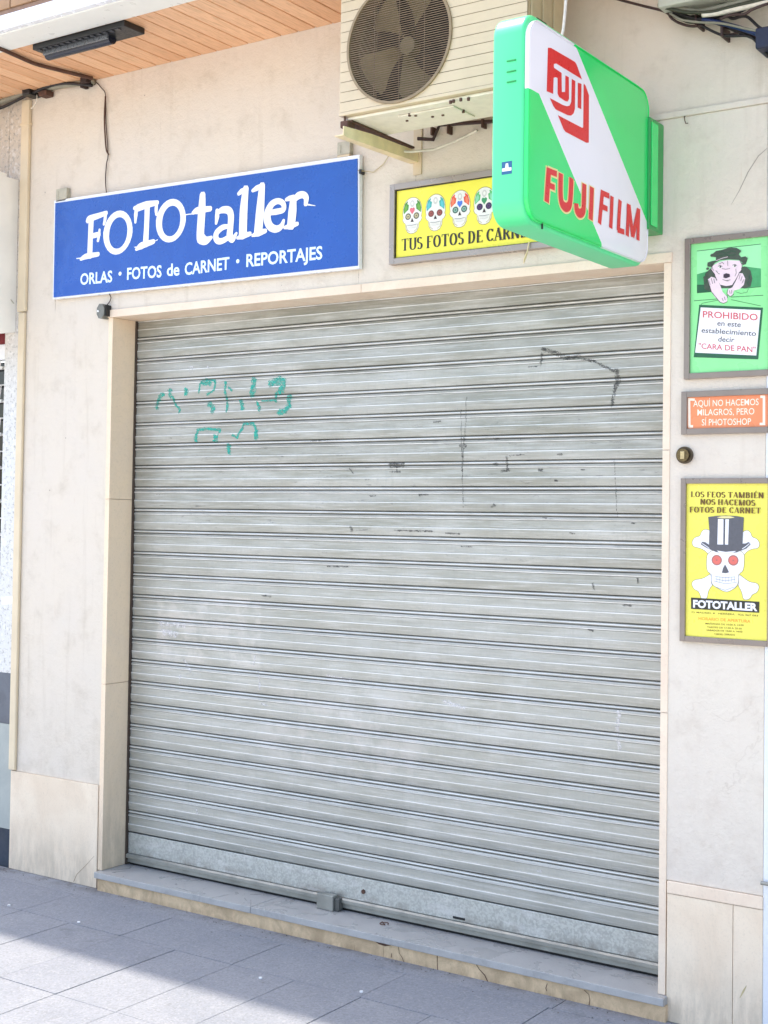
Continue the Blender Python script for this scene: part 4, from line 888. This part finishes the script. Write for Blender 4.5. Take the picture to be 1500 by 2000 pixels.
for f in bm.faces:
    c = f.calc_center_median(); s1 = (c - c1).dot(n1); s2 = (c - c2).dot(n2)
    f.material_index = 0 if s1 > 0 else (1 if (s2 > 0) else 0)
    if s2 <= 0 and c.z > zcut: f.material_index = 1
    f.smooth = True
bm.to_mesh(me); bm.free(); me.materials.append(M_fgreen); me.materials.append(M_fwhite); me.set_sharp_from_angle(angle=R(40))
fp = bpy.data.objects.new('face_panel', me); C.objects.link(fp); fp.parent = FS; fp.matrix_parent_inverse = FS.matrix_world.inverted()
A = Art('x', FX, .0004)
def em(u, v): return sd(1040 + u / 9.522, 80 + v / 9.522)
for poly in ([(285, 125), (345, 130), (790, 390), (820, 440), (920, 720), (880, 690), (440, 420), (395, 430), (400, 500), (540, 595), (545, 950), (605, 950), (610, 640), (675, 675), (678, 1080), (650, 1130), (600, 1115), (490, 1040), (465, 980), (465, 690), (430, 675), (392, 685), (383, 985), (262, 935)],
             [(320, 1060), (560, 1190), (640, 1215), (690, 1200), (720, 1130), (728, 705), (795, 745), (788, 1260), (765, 1345), (715, 1390), (650, 1380), (430, 1275), (385, 1210)],
             [(840, 775), (910, 800), (905, 1270), (838, 1240)], [(950, 790), (985, 830), (1048, 1010), (1045, 1890), (1000, 1895), (610, 1690), (575, 1640), (470, 1380), (920, 1615), (940, 1610)]):
    A.poly([em(*q) for q in poly], M_fred)
A.build('emblem', FS, 'red parallelogram emblem with interlocked letters')
def fj(u, v): return sd(950 + u / 3.922, 20 + v / 3.922)
kf = abs(fj(700, 1400)[0] - fj(600, 1400)[0]) / 100
LET = [([[(478, 1212), (468, 1340), (460, 1470)], [(470, 1228), (538, 1256)], [(466, 1335), (522, 1360)]], 1), ([[(568, 1250), (566, 1400), (575, 1475), (605, 1510), (632, 1495), (642, 1440), (650, 1285)]], 1),
       ([[(748, 1330), (744, 1480), (738, 1540), (712, 1556), (690, 1530), (686, 1480)]], 1), ([[(806, 1355), (802, 1480), (796, 1605)]], 1),
       ([[(888, 1382), (876, 1510), (864, 1636)], [(880, 1398), (940, 1424)], [(872, 1498), (926, 1524)]], 0), ([[(960, 1425), (956, 1550), (950, 1670)]], 0), ([[(1022, 1455), (1014, 1570), (1008, 1690)], [(1002, 1682), (1054, 1700)]], 0),
       ([[(1086, 1485), (1082, 1610), (1076, 1730)], [(1090, 1492), (1118, 1735)], [(1118, 1735), (1162, 1530)], [(1164, 1520), (1160, 1640), (1158, 1762)]], 0)]
def cv(p): return smooth2(p, [1] * len(p), 5)[0] if len(p) > 4 else p
A = Art('x', FX, .0004)
for pas in (0, 1):
    for strokes, fu in LET:
        for stk in strokes:
            ver = abs(stk[-1][1] - stk[0][1]) > 100 or len(stk) > 3; wv = (42 if fu else 36) if ver else 26
            if pas == 0 and fu: A.stroke(cv([fj(stk[0][0], stk[0][1] - (7 if ver else 0))] + [fj(*q) for q in stk[1:-1]] + [fj(stk[-1][0] + (0 if ver else 7), stk[-1][1] + (7 if ver else 3))]), (wv * .78 + 13) * kf, M_fcream)
            if pas == 1: A.stroke(cv([fj(*q) for q in stk]), wv * kf * .78, M_fred)
A.build('lettering', FS, 'red condensed capitals along the bottom of the light box')
# vents, maker's sticker, drain tab on the edge facing the street
m = MB()
for v in (383, 466, 545):
    a = wall(950 + 158 / 3.922, 20 + v / 3.922, y0); b = wall(950 + 228 / 3.922, 20 + (v - 10) / 3.922, y0)
    m = MB(); m.bbox(a[0], b[0], y0 - .003, y0 + .002, b[1] - .004, b[1] + .000, .0008); m.build('vent', M_fdark, FS)
a = wall(980, 317, y0); b = wall(1000, 339, y0)
A = Art('y', y0, .0006); A.poly([(a[0], b[1]), (b[0], b[1]), (b[0], a[1]), (a[0], a[1])], plain('sticker_blue_ink', (40, 96, 140), .4, 0, .03))
hx = (b[0] - a[0]); hz = (a[1] - b[1])
A.poly([(a[0] + hx * .05, b[1] + hz * .25), (b[0] - hx * .05, b[1] + hz * .25), (b[0] - hx * .05, b[1] + hz * .5), (a[0] + hx * .68, b[1] + hz * .5), (a[0] + hx * .62, b[1] + hz * .85), (a[0] + hx * .40, b[1] + hz * .85), (a[0] + hx * .34, b[1] + hz * .5), (a[0] + hx * .05, b[1] + hz * .5)], M_white)
A.build('maker_sticker', FS)
q = side(1056, 446, FX - .01); m = MB(); m.bbox(FX - .008, FX - .003, q[0] - .002, q[0] + .002, zb_ - .004, zb_ + .014, .0008); m.build('tab', M_black, FS)
# wall mounting box and top stay
m = MB(); m.bbox(1.405, 1.507, -.119, -.0035, 2.536, 2.898, .004); m.build('mounting_box', M_fdark, FS)
m = MB(); m.bbox(1.507, 1.5095, -.105, -.055, 2.55, 2.885, .0008); m.build('mounting_flange', M_fgreen, FS)
m = MB(); m.bbox(1.41, 1.46, -.80, -.74, zt_ - .002, zt_ + .022, .004); m.tube([(1.43, -.74, zt_ + .008), (1.43, -.02, zt_ + .016)], .006, None, 8); m.bbox(1.41, 1.46, -.62, -.44, zt_ - .002, zt_ + .014, .004)
m.build('top_stay', plain('dark_green_iron', (28, 52, 26), .6, 0, .15, 30), FS)
m = MB(); p = (1.45, -.55)
m.tube([(1.440, -.62, 3.00), (1.432, -.585, 3.05), (1.42, -.55, 3.12), (1.40, -.50, 3.22), (1.385, -.46, 3.32), (1.37, -.42, 3.49)], .0045, None, 8)
tag(m.build('supply_cable', M_whitecable), 'thin white cable dropping onto the top of the green light box sign', 'cable')

# ================================================================== AIR CONDITIONER
AX0, AX1, AY0, AY1, AZ0, AZ1 = .513, 1.237, -.450, -.200, 2.968, 3.44
AC = thing('air_conditioner', ((AX0 + AX1) / 2, -.3, AZ0), 'cream outdoor air conditioning unit with round fan grille on wall brackets', 'air conditioner')
fc = (.754, 3.1835); FR = .2035
m = MB(); nseg = 48; yf = AY0                              # front panel with a round hole, ribbed
def front_strip(zlo, zhi, yy):
    # a horizontal louvre strip of the front, cut around the fan opening
    n = 2
    def xs_at(z):
        d = FR ** 2 - (z - fc[1]) ** 2
        return (fc[0] - math.sqrt(d), fc[0] + math.sqrt(d)) if d > 0 else None
    zsub = [zlo + (zhi - zlo) * k / 5 for k in range(6)]
    for a, b in zip(zsub, zsub[1:]):
        ca, cb = xs_at(a), xs_at(b)
        for side_ in (0, 1):
            if ca is None and cb is None:
                if side_ == 0: m.add([(AX0, yy, a), (AX1, yy, a), (AX1, yy, b), (AX0, yy, b)], [(0, 1, 2, 3)])
            else:
                la = ca or (fc[0], fc[0]); lb_ = cb or (fc[0], fc[0])
                if side_ == 0: m.add([(AX0, yy, a), (la[0], yy, a), (lb_[0], yy, b), (AX0, yy, b)], [(0, 1, 2, 3)])
                else: m.add([(la[1], yy, a), (AX1, yy, a), (AX1, yy, b), (lb_[1], yy, b)], [(0, 1, 2, 3)])
z = AZ0 + .012; rib = .0345
while z < AZ1:
    z2_ = min(z + rib, AZ1); front_strip(z, z2_ - .0019, AY0); z = z2_
m.build('front_panel', M_cream, AC)
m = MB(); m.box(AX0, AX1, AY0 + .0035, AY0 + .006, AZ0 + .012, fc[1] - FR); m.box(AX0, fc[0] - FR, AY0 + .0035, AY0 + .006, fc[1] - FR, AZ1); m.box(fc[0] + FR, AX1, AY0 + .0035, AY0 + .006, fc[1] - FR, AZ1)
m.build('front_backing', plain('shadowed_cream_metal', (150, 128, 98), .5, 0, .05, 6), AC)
m = MB(); m.bbox(AX0 - .002, AX1 + .002, AY0 - .002, AY1, AZ0 - .001, AZ0 + .011, .002)
m.box(AX0, AX0 + .008, AY0 + .007, AY1, AZ0 + .011, AZ1); m.box(AX0, AX1, AY1 - .008, AY1, AZ0 + .011, AZ1); m.box(AX0, AX1, AY0 + .007, AY1, AZ1 - .002, AZ1 + .006)
m.build('casing', M_cream, AC)
m = MB(); m.box(AX1 - .006, AX1, AY0 + .007, AY1 - .009, AZ0 + .011, AZ1 - .003)
for k in range(3): m.bbox(AX1, AX1 + .006, AY0 + .02 + k * .075, AY0 + .075 + k * .075, AZ0 + .05, AZ1 - .03, .003)
m.build('side_panel', plain('darker_tan_metal', (196, 176, 140), .5, 0, .1, 8), AC)  # side panel in a darker tan than the front
m = MB(); m.box(AX0 + .009, AX1 - .007, AY1 - .03, AY1 - .009, AZ0 + .012, AZ1 - .004); m.build('coil', plain('dark_heat_exchanger', (34, 30, 34), .5, .3, .15, 50), AC)
m = MB(); m.ring(fc, FR - .003, FR + .006, AY0 - .007, AY0 + .05, None, 64); m.build('fan_ring', plain('sun_browned_plastic', (150, 128, 96), .5, 0, .12, 20), AC)
m = MB(); zz_ = fc[1] - FR + .006                           # fine grille
while zz_ < fc[1] + FR:
    d = FR ** 2 - (zz_ - fc[1]) ** 2
    if d > 0: h_ = math.sqrt(d); m.tube([(fc[0] - h_, AY0 - .001, zz_), (fc[0] + h_, AY0 - .001, zz_)], .0018, None, 5, False)
    zz_ += .0076
for k in (-.1, 0, .1): h_ = math.sqrt(FR ** 2 - k * k); m.tube([(fc[0] + k, AY0 + .002, fc[1] - h_), (fc[0] + k, AY0 + .002, fc[1] + h_)], .0016, None, 5, False)
m.build('fan_grille', plain('dusty_brown_wire', (128, 108, 86), .6, 0, .15, 30), AC)
m = MB(); hub = (fc[0], fc[1]); m.cyl(hub, .03, AY0 + .05, AY0 + .09, None, 24)
for k in range(4):                                          # four broad fan blades
    a0 = R((62, 115, 195, 275)[k]); vs = []; nr, na = 6, 5
    for i in range(nr + 1):
        r_ = .035 + (FR - .052) * i / nr; half = R(9 + 17 * (i / nr) ** .8) if i < nr else R(20)
        for j in range(na + 1):
            t = -1 + 2 * j / na; a = a0 + half * t + R(14) * i / nr
            vs.append((hub[0] + r_ * math.cos(a), AY0 + .055 + .022 * t, hub[1] + r_ * math.sin(a)))
    fs_ = [(i * (na + 1) + j, i * (na + 1) + j + 1, (i + 1) * (na + 1) + j + 1, (i + 1) * (na + 1) + j) for i in range(nr) for j in range(na)]
    m.add(vs, fs_)
m.build('fan', plain('yellowed_fan_plastic', (140, 124, 84), .5, 0, .05, 10), AC, True, 40)
m = MB(); m.box(AX0 + .01, AX1 - .01, AY1 - .045, AY1 - .031, AZ0 + .012, AZ1 - .004); m.build('fan_shroud', plain('dark_interior', (24, 22, 30), .7), AC)
# pressed base pan underneath
m = MB(); m.bbox(AX0 + .02, AX1 - .02, AY0 + .02, AY1 - .01, AZ0 - .012, AZ0 - .0015, .004); m.bbox(AX0 + .20, AX0 + .42, AY0 + .06, AY1 - .05, AZ0 - .018, AZ0 - .0125, .003); m.build('base_pan', M_ivory if False else M_white if False else plain('off_white_base_metal', (238, 230, 212), .45, 0, .06, 20), AC)
m = MB()
for (px, py) in ((880, 197), (886, 195), (900, 192), (915, 191), (800, 222), (812, 222), (845, 224), (865, 221), (905, 215), (795, 232)): x, y = flat(px, py, AZ0 - .013); m = MB(); m.box(x - .004, x + .004, y - .003, y + .003, AZ0 - .0225, AZ0 - .012); m.build('base_bolt', M_rust, AC)
# brackets
def ac_bracket(x, lab):
    t = thing('wall_bracket', (x, 0, 2.9), lab, 'bracket', 'brackets carrying the air conditioner')
    m = MB(); m.prism([(-.470, 2.925), (-.470, 2.893), (-.445, 2.890), (-.003, 2.905), (-.003, 2.945), (-.3, 2.938)], x - .002, x + .002, None, 'x')
    m.prism([(-.470, 2.893), (-.003, 2.905), (-.003, 2.909), (-.470, 2.897)], x - .036, x - .002, None, 'x')
    m.build('arm', M_ivory, t)
    m = MB(); m.bbox(x - .02, x + .016, -.006, -.0005, 2.86, 3.05, .0015); m.build('wall_plate', M_cream, t)
    m = MB(); m.box(x - .030, x + .008, -.43, -.04, 2.947, 2.954); m.bbox(x - .032, x + .0, -.446, -.40, 2.928, 2.952, .004); m.build('rubber_foot', M_rust, t)
    m = MB(); m.tube([(x - .016, -.44, 2.90), (x - .016, -.44, 2.99)], .004, None, 8); m.build('bolt', M_rust, t)
ac_bracket(.545, 'ivory steel wall bracket under the left end of the air conditioner')
ac_bracket(1.18, 'ivory steel wall bracket mostly hidden behind the green sign, under the air conditioner')
# pipework under the unit
m = MB(); a = wall(836, 248, -.02); b = wall(1010, 234, -.02)
m.tube([(.56, -.03, 2.985), (.62, -.02, 2.975), (a[0] + .05, -.02, a[1] - .0), (b[0], -.02, b[1])], .007, None, 8)
t_ = tag(m.build('refrigerant_pipe', M_brown), 'dark insulated pipe running along the wall under the air conditioner', 'pipe')
m = MB(); m.tube([(.50, -.15, 2.925), (.56, -.08, 2.925), (.63, -.03, 2.935), (.70, -.015, 2.955), (.76, -.012, 2.972), (.80, -.012, 2.985)], .005, None, 8)
tag(m.build('drain_hose', M_whitecable), 'thin cream hose sagging from the left air conditioner bracket to the wall pipe', 'hose')
m = MB()
for px, py in ((877, 252), (944, 240), (845, 255)): m = MB(); x, z = wall(px, py, -.02); m.bbox(x - .004, x + .004, -.03, -.0005, z - .018, z + .012, .001); m.build('pipe_clip', M_rust, t_)
m = MB(); a = wall(705, 335, -.01); b = wall(728, 336, -.01); c_ = wall(748, 320, -.01); d_ = wall(762, 306, -.01)
m.tube([(a[0], -.03, a[1]), (b[0], -.006, b[1]), (c_[0], -.006, c_[1]), (d_[0], -.02, d_[1])], .0016, None, 5); tag(m.build('thin_wire', M_creamdk), 'fine slack wire from the end of the blue sign to the bracket', 'wire')

# ================================================================== CABLES TOP RIGHT
def wr(pts, y=-.06): return [(wall(a, b, yy)[0], yy, wall(a, b, yy)[1]) for (a, b), yy in [(p[:2], p[2] if len(p) > 2 else y) for p in pts]]
def z8(u, v): return (1180 + u / 4.6875, v / 4.6875)
def spline(pts, n=6):
    P = [Vector(p) for p in pts]; P = [P[0] * 2 - P[1]] + P + [P[-1] * 2 - P[-2]]; out = []
    for i in range(1, len(P) - 2):
        for k in range(n):
            t = k / n; a, b, c, d = P[i - 1:i + 3]; out.append(.5 * ((2 * b) + (c - a) * t + (2 * a - 5 * b + 4 * c - d) * t * t + (3 * b - a - 3 * c + d) * t ** 3))
    return out + [P[-2]]
def cable(name, pts, r, mat, label, cat='cable', y=-.06, group='cables bunched on the wall above the ledge'):
    m = MB(); m.tube(spline(wr([z8(*p) for p in pts], y)), r, None, 8); o = m.build(name, mat, None, True); tag(o, label, cat, group); return o
cable('cable', [(-60, -60), (150, 0), (360, 55), (560, 108), (620, 170), (700, 215), (800, 240), (900, 232)], .0045, M_brown, 'dark brown cable drooping into the bundle under the pale grey green box')
cable('cable', [(560, 100), (640, 150), (760, 200), (860, 212), (940, 260), (1060, 315), (1150, 330), (1320, 330), (1400, 390), (1450, 450), (1510, 520), (1600, 640)], .0045, plain('black_cable_sheath', (30, 24, 24), .5), 'black cable hanging lowest of the bundle, below the blue cable')
cable('cable', [(900, 180), (1040, 205), (1200, 245), (1340, 290), (1460, 335), (1600, 380)], .008, M_bluecable, 'thick blue cable slanting down to the navy junction box', 'cable', -.075)
cable('cable', [(520, 50), (600, 100), (700, 140), (850, 170), (1000, 200), (1250, 300), (1420, 370), (1600, 440)], .006, plain('black_cable_sheath', (30, 24, 24), .5), 'black cable running under the blue one', 'cable', -.05)
cable('cable', [(500, 40), (700, 80), (860, 110), (1000, 80), (1250, 20), (1400, -30), (1600, -90)], .009, M_greycable, 'olive grey conduit crossing above the white pipe', 'conduit', -.08)
cable('cable', [(900, 135), (1050, 118), (1250, 75), (1500, 20), (1650, -20)], .009, M_whitecable, 'cream pipe rising across the dark cables above the ledge', 'pipe', -.09)
cable('cable', [(1060, 175), (1150, 140), (1280, 130), (1350, 90), (1480, 40), (1600, 10)], .0045, M_brown, 'brown cable curving up over the cream pipe', 'cable', -.10)
cable('cable', [(540, 60), (620, 120), (720, 160), (860, 160), (930, 150), (1050, 60), (1180, -40)], .008, plain('dark_olive_cable_sheath', (56, 58, 40), .5), 'dark olive cable looping at the middle of the bundle', 'cable', -.045)
cable('cable', [(600, 120), (700, 178), (800, 196), (900, 205), (1080, 215), (1300, 262), (1500, 300), (1600, 315)], .004, M_greycable, 'slim grey cable between the brown and blue cables', 'cable', -.085)
BK = plain('black_cable_sheath', (30, 24, 24), .5)
cable('cable', [(620, 90), (760, 150), (900, 175), (1080, 130), (1200, 120), (1330, 60), (1500, -20)], .006, BK, 'black cable rising from the strap towards the cream pipe', 'cable', -.065)
cable('cable', [(860, 200), (980, 190), (1120, 150), (1180, 170), (1300, 150), (1420, 250), (1520, 300)], .005, BK, 'thin black cable waving between the cream pipe and the blue cable', 'cable', -.055)
cable('cable', [(560, 70), (740, 110), (980, 110), (1180, 60), (1420, 0), (1560, -40)], .006, plain('dark_olive_cable_sheath', (56, 58, 40), .5), 'dark olive cable hugging the underside of the grey green box', 'cable', -.095)
cable('cable', [(1120, 330), (1230, 300), (1330, 310), (1440, 400), (1500, 520)], .004, M_brown, 'brown cable turning down under the navy junction box', 'cable', -.05)
m = MB()
for u, v, lb in ((850, 190, 'brown strap holding the cable bundle where the grey conduit dips'), (1085, 290, 'brown strap holding the cable bundle midway along the blue cable'), (1430, 350, 'brown strap holding the cable bundle beside the navy junction box')):
    x, z = wall(*z8(u, v), -.06); m = MB(); m.bbox(x - .004, x + .004, -.072, -.0005, z - .018, z + .018, .002); tag(m.build('cable_clamp', M_brown), lb, 'clamp', 'straps of the cable bundle')
x, z = wall(*z8(1450, 345), -.07); m = MB(); m.bbox(x - .01, x + .08, -.11, -.001, z - .045, z + .02, .006); tag(m.build('junction_box', plain('navy_black_plastic', (26, 34, 60), .5)), 'dark navy junction box where the blue and black cables meet', 'junction box')
m = MB(); a = wall(1289, 12, -.10); b = wall(1480, 8, -.10); m.bbox(a[0], b[0] + .1, -.12, -.001, a[1] - .012, a[1] + .14, .006); jb = m.build('meter_cabinet', plain('grey_green_metal', (186, 188, 172), .5, 0, .05, 10)); tag(jb, 'pale grey green metal box above the cable bundle', 'cabinet')

# ================================================================== CABLES, LAMP AND PIPES TOP LEFT
def line3(pts, r, mat, name, label, cat, seg=8, par=None):
    m = MB(); m.tube(spline(pts), r, None, seg); o = m.build(name, mat, par, True)
    if label: tag(o, label, cat)
    return o
zf = 3.488
def sof(px, py): x, y = flat(px, py, zf); return (x, y, zf)
line3([sof(-6, 93), sof(10, 99), sof(30, 108), sof(70, 125), sof(120, 138), sof(165, 149), sof(180, 153)], .0085, M_rust, 'soffit_cable', 'thick dark brown cable fixed diagonally across the pine soffit', 'cable')
w1 = wall(180, 158, -.03); w2 = wall(66, 177, -.03); w3 = wall(0, 198, -.03)
line3([(w1[0], -.02, w1[1]), ((w1[0] + w2[0]) / 2, -.03, (w1[1] + w2[1]) / 2 + .002), (w2[0], -.03, w2[1]), (w3[0] - .1, -.035, w3[1] - .012), (w3[0] - 1, -.035, w3[1] - .05)], .014, M_greycable, 'wall_conduit', 'grey brown conduit along the wall top under the pine soffit', 'conduit', 10)
line3([(w1[0], -.03, w1[1] - .02), ((w1[0] + w2[0]) / 2, -.05, w2[1] - .005), (w2[0], -.05, w2[1] - .02), (w3[0] - .1, -.05, w3[1] - .05), (w3[0] - 1, -.05, w3[1] - .06)], .007, plain('black_cable_sheath', (30, 24, 24), .5), 'wall_cable', 'black cable slung under the grey brown conduit below the pine soffit', 'cable')
K = thing('junction_box', (w2[0], -.03, w2[1]), 'small black junction box where the conduits meet above the cream duct', 'junction box')
m = MB(); m.bbox(w2[0] - .028, w2[0] + .022, -.075, -.005, w2[1] - .030, w2[1] + .022, .006); m.build('housing', M_black, K)
m = MB(); m.tube([(w2[0] - .005, -.04, w2[1] + .02), (w2[0] + .0, -.04, w2[1] + .04)], .010, None, 10); m.build('gland', M_rust, K)
m = MB(); m.cyl((w2[0] + .004, w2[1]), .006, -.080, -.075, None, 12); m.build('screw_cap', M_white, K)
p = wall(88, 182, -.03); m = MB(); m.bbox(p[0] - .022, p[0] + .028, -.05, -.004, p[1] - .016, p[1] + .008, .004); tag(m.build('cable_connector', M_rust), 'rusty cable connector just right of the black junction box', 'connector')
p = wall(172, 156, -.03); m = MB(); m.bbox(p[0] - .02, p[0] + .022, -.06, -.004, p[1] - .02, p[1] + .02, .005); m.bbox(p[0] - .04, p[0] - .022, -.04, -.004, p[1] - .03, p[1] - .012, .002); tag(m.build('cable_connector', plain('dark_rust_metal', (54, 34, 28), .7, 0, .2, 40)), 'dark rusty connector where the thin wall cable starts', 'connector')
pp = [wall(a, b, -.008) for a, b in [(184, 156), (198, 172), (206, 186), (207, 240), (211, 300), (208, 320), (206, 352), (208, 380)]]
line3([(a, -.008, b) for a, b in pp], .0022, M_brown, 'thin_cable', 'thin brown cable hanging down the wall to the top of the blue sign', 'cable', 6)
pp = [wall(a, b, -.012) for a, b in [(206, 188), (204, 235), (207, 288), (212, 302)]]
line3([(a, -.012, b) for a, b in pp], .0035, M_rust, 'thin_cable', 'short rusty cable length beside the thin brown one', 'cable', 6)
pts = [wall(a, b, -.03) for a, b in [(72, 185), (72, 196), (66, 207), (61, 212)]]
line3([(a, -.03, b) for a, b in pts], .0028, M_whitecable, 'cable_loop', 'small white cable loop under the black junction box', 'cable', 6)
# black louvred lamp let into the soffit
lp = [flat(a, b, 3.485) for a, b in ((62, 86), (243, 38), (240, 80), (98, 106))]
LX0, LX1, LY0, LY1 = -1.03, -.512, -.464, -.352
LM = thing('soffit_lamp', ((LX0 + LX1) / 2, -.4, 3.46), 'long black louvred lamp fixed to the pine soffit beside the pale beam', 'lamp')
m = MB(); m.bbox(LX0, LX1, LY0, LY1, 3.474, 3.498, .003); m.build('housing', M_black, LM)
m = MB()
for k in range(14): xx = LX0 + .02 + k * (LX1 - LX0 - .04) / 14; m.bbox(xx, xx + .018, LY0 + .004, LY0 + .022, 3.470, 3.4735, .0008)
m.build('louvre', plain('charcoal_metal', (64, 66, 70), .4, .3), LM)
m = MB(); m.tube([(LX0 + .02, LY0 + .065, 3.468), (LX1 - .13, LY0 + .065, 3.468)], .022, None, 14); m.build('tube_cover', plain('blue_black_acrylic', (26, 32, 48), .15), LM, True, 50)
m = MB(); m.bbox(LX0 + .03, LX1 - .12, LY0 + .028, LY0 + .036, 3.456, 3.4735, .001); m.build('reflector_edge', plain('grey_metal_edge', (120, 124, 128), .3, .5), LM)

# ================================================================== CORNER PIPE AND NEIGHBOUR
m = MB(); m.bbox(-1.612, -1.560, -.020, -.001, 2.508, 3.478, .006); m.bbox(-1.615, -1.557, -.023, -.0005, 3.36, 3.372, .002); dp = m.build('duct', M_pipe)
tag(dp, 'cream plastic cable duct running up the joint between the two facades, upper length', 'duct', 'cream ducts at the facade joint')
m = MB(); m.bbox(-1.606, -1.565, -.017, -.001, .440, 2.505, .006); tag(m.build('duct', M_pipe), 'cream plastic cable duct from the plinth to the joint below the upper length', 'duct', 'cream ducts at the facade joint')
NB = thing('neighbour_facade', (-2.6, .1, 0), 'next building with speckled granite pilaster, slate band and grilled dark shop window', 'building')
XE = -1.6025
m = MB(); m.box(-1.712, XE, .001, .3, .869, 3.52); m.box(-1.80, -1.7145, .001, .3, 2.43, 3.52); m.box(-3.4, -1.802, .001, .3, 2.6, 3.52); m.build('pilaster', M_terrazzo, NB)
m = MB(); m.bbox(-2.2, XE, -.002, .3, .641, .868, .002); m.build('slate_band', M_slate, NB)
m = MB(); m.box(-2.2, XE, 0, .3, .17, .640); m.build('base_panel', M_greymarble, NB)
m = MB(); m.box(-2.2, XE, -.001, .3, 0, .169); m.build('base_skirting', M_navy, NB)
m = MB(); m.box(-3.4, -1.7125, .09, .12, .869, 2.30); m.build('window_glass', M_glassdark, NB)
m = MB(); M_wg = plain('white_grille_metal', (214, 210, 200), .4)
for k in range(18):
    z = .95 + k * .0775
    m.tube([(-3.0, .055, z), (-1.713, .055, z)], .0035, None, 6)
    for j in range(10):
        x = -1.735 - j * .12 - (.06 if k % 2 else 0); m.tube([(x, .055, z), (x - .006, .05, z + .012), (x, .055, z + .0775)], .003, None, 5); m.bbox(x - .012, x + .012, .046, .062, z - .006, z + .010, .002)
m.build('window_grille', M_wg, NB)
m = MB(); m.box(-3.4, -1.7125, .03, .08, 2.305, 2.375); m.build('window_head', M_alu, NB)
m = MB(); m.box(-3.4, -1.7125, .02, .08, 2.376, 2.429); m.build('awning_edge', plain('dark_red_canvas', (120, 36, 40), .8, 0, .15, 60), NB)
A = Art('y', .001, .0005); A.poly([wall(3, 1166), wall(31, 1164), wall(31, 1178), wall(3, 1182)], M_white); A.build('sticker', NB)
HX = -1.641
WB = thing('shutter_hood', (HX - .1, -.05, 2.42), 'white painted metal hood end over the next shop window, fixed on the speckled granite pilaster', 'hood')
m = MB(); m.prism([(-.0005, side(37, 352, HX)[1]), (-.0005, side(36, 650, HX)[1]), (-.28, side(-44, 658, HX)[1]), (-.28, side(-44, 330, HX)[1])], HX - .5, HX, None, 'x')
wm = plain('white_enamel_metal', (250, 246, 236), .4, 0, .04, 5); m.build('housing', wm, WB)
m = MB(); q0 = side(14, 346, HX); m.prism([(q0[0], q0[1] + .001), (q0[0], q0[1] + .016), (-.28, q0[1] + .030), (-.28, q0[1] + .008)], HX - .5, HX - .004, None, 'x'); m.build('lid', wm, WB)
q0 = side(24, 590, HX); m = MB(); m.tube([(HX + .003, q0[0] - .012, q0[1] + .01), (HX + .005, q0[0] + .004, q0[1] - .006)], .0022, None, 6); m.build('catch', M_oldgrey, WB)
# next bay on the right
RB = thing('neighbour_doorway', (2.3, .1, 0), 'pale blue white aluminium door frame beyond the right pier', 'door frame')
m = MB(); m.bbox(1.8545, 1.93, -.006, .2, 0.012, 2.91, .003); m.build('frame', plain('pale_blue_white_aluminium', (226, 228, 230), .3, 0, .03, 6), RB)
m = MB(); m.box(1.931, 3.4, .05, .1, .0, 2.91); m.build('door_panel', plain('pale_blue_grey_panel', (200, 208, 216), .35, 0, .04, 4), RB)
m = MB(); m.box(1.8535, 6, .001, .4, 2.937, 3.52); m.box(3.41, 6, .0, .4, 0, 2.91); m.build('wall', M_stucco, RB)
p = wall(1490, 1725, -.02); m = MB(); m.tube([(p[0] - .006, -.02, p[1]), (p[0] + .04, -.02, p[1])], .006, None, 10); m.build('latch', M_steel, RB)
for i_, (px_, py_, lb) in enumerate(((18, 1768, 'tiny white paper scrap on the paving by the left plinth'), (154, 1801, 'tiny white paper scrap on the shaded paving left of the doorstep'), (1008 / 2 + 5, 1910, 'tiny white paper scrap near the sunlit edge of the paving'), (706, 1837 + 100, 'tiny white paper scrap on the shaded paving in front of the doorstep'))):
    gx, gy_ = flat(px_, py_, .003); m = MB(); m.prism([(gx - .006, gy_ - .003), (gx + .002, gy_ - .005), (gx + .006, gy_ + .001), (gx + .001, gy_ + .005), (gx - .004, gy_ + .003)], .001, .006, None, 'z'); tag(m.build('paper_scrap', M_white), lb, 'litter', 'paper scraps on the paving')
# scrap on the ground bottom right
gx, gy_ = flat(1468, 1992, .004); m = MB(); m.tube(spline([(gx - .03, gy_ - .01, .006), (gx - .01, gy_ + .012, .012), (gx + .02, gy_ + .012, .012), (gx + .035, gy_ - .004, .008), (gx + .03, gy_ - .02, .006)]), .0035, None, 6)
tag(m.build('cable_scrap', M_black), 'scrap of black cable curled on the pavement by the jointed plinth', 'cable')
gx, gy_ = flat(1492, 1990, .01); m = MB(); m.bbox(gx - .012, gx + .03, gy_ - .02, gy_ + .02, .001, .022, .004); tag(m.build('red_stone', plain('dull_red_brick', (150, 96, 90), .9, 0, .15, 40)), 'small dull red brick fragment on the pavement beside the black cable scrap', 'brick')

random.seed(21); m = MB()
for k in range(170):
    px_ = random.uniform(-1.9, 2.2); py_ = -.032 - random.expovariate(22); r_ = random.uniform(.0008, .0022)
    if py_ < -2: continue
    pts = [(px_ + r_ * random.uniform(.6, 1.3) * math.cos(a), py_ + r_ * random.uniform(.6, 1.3) * math.sin(a)) for a in (0, 1.3, 2.5, 3.8, 5.1)]
    m.prism(pts, .0008, .0008 + r_ * random.uniform(.5, 1.1), None, 'z')
tag(m.build('grit', plain('grey_brown_grit', (92, 86, 78), .9, 0, .3, 200)), 'loose grit gathered on the paving along the doorstep', 'grit', None, 'stuff')
sc.render.engine = 'CYCLES'
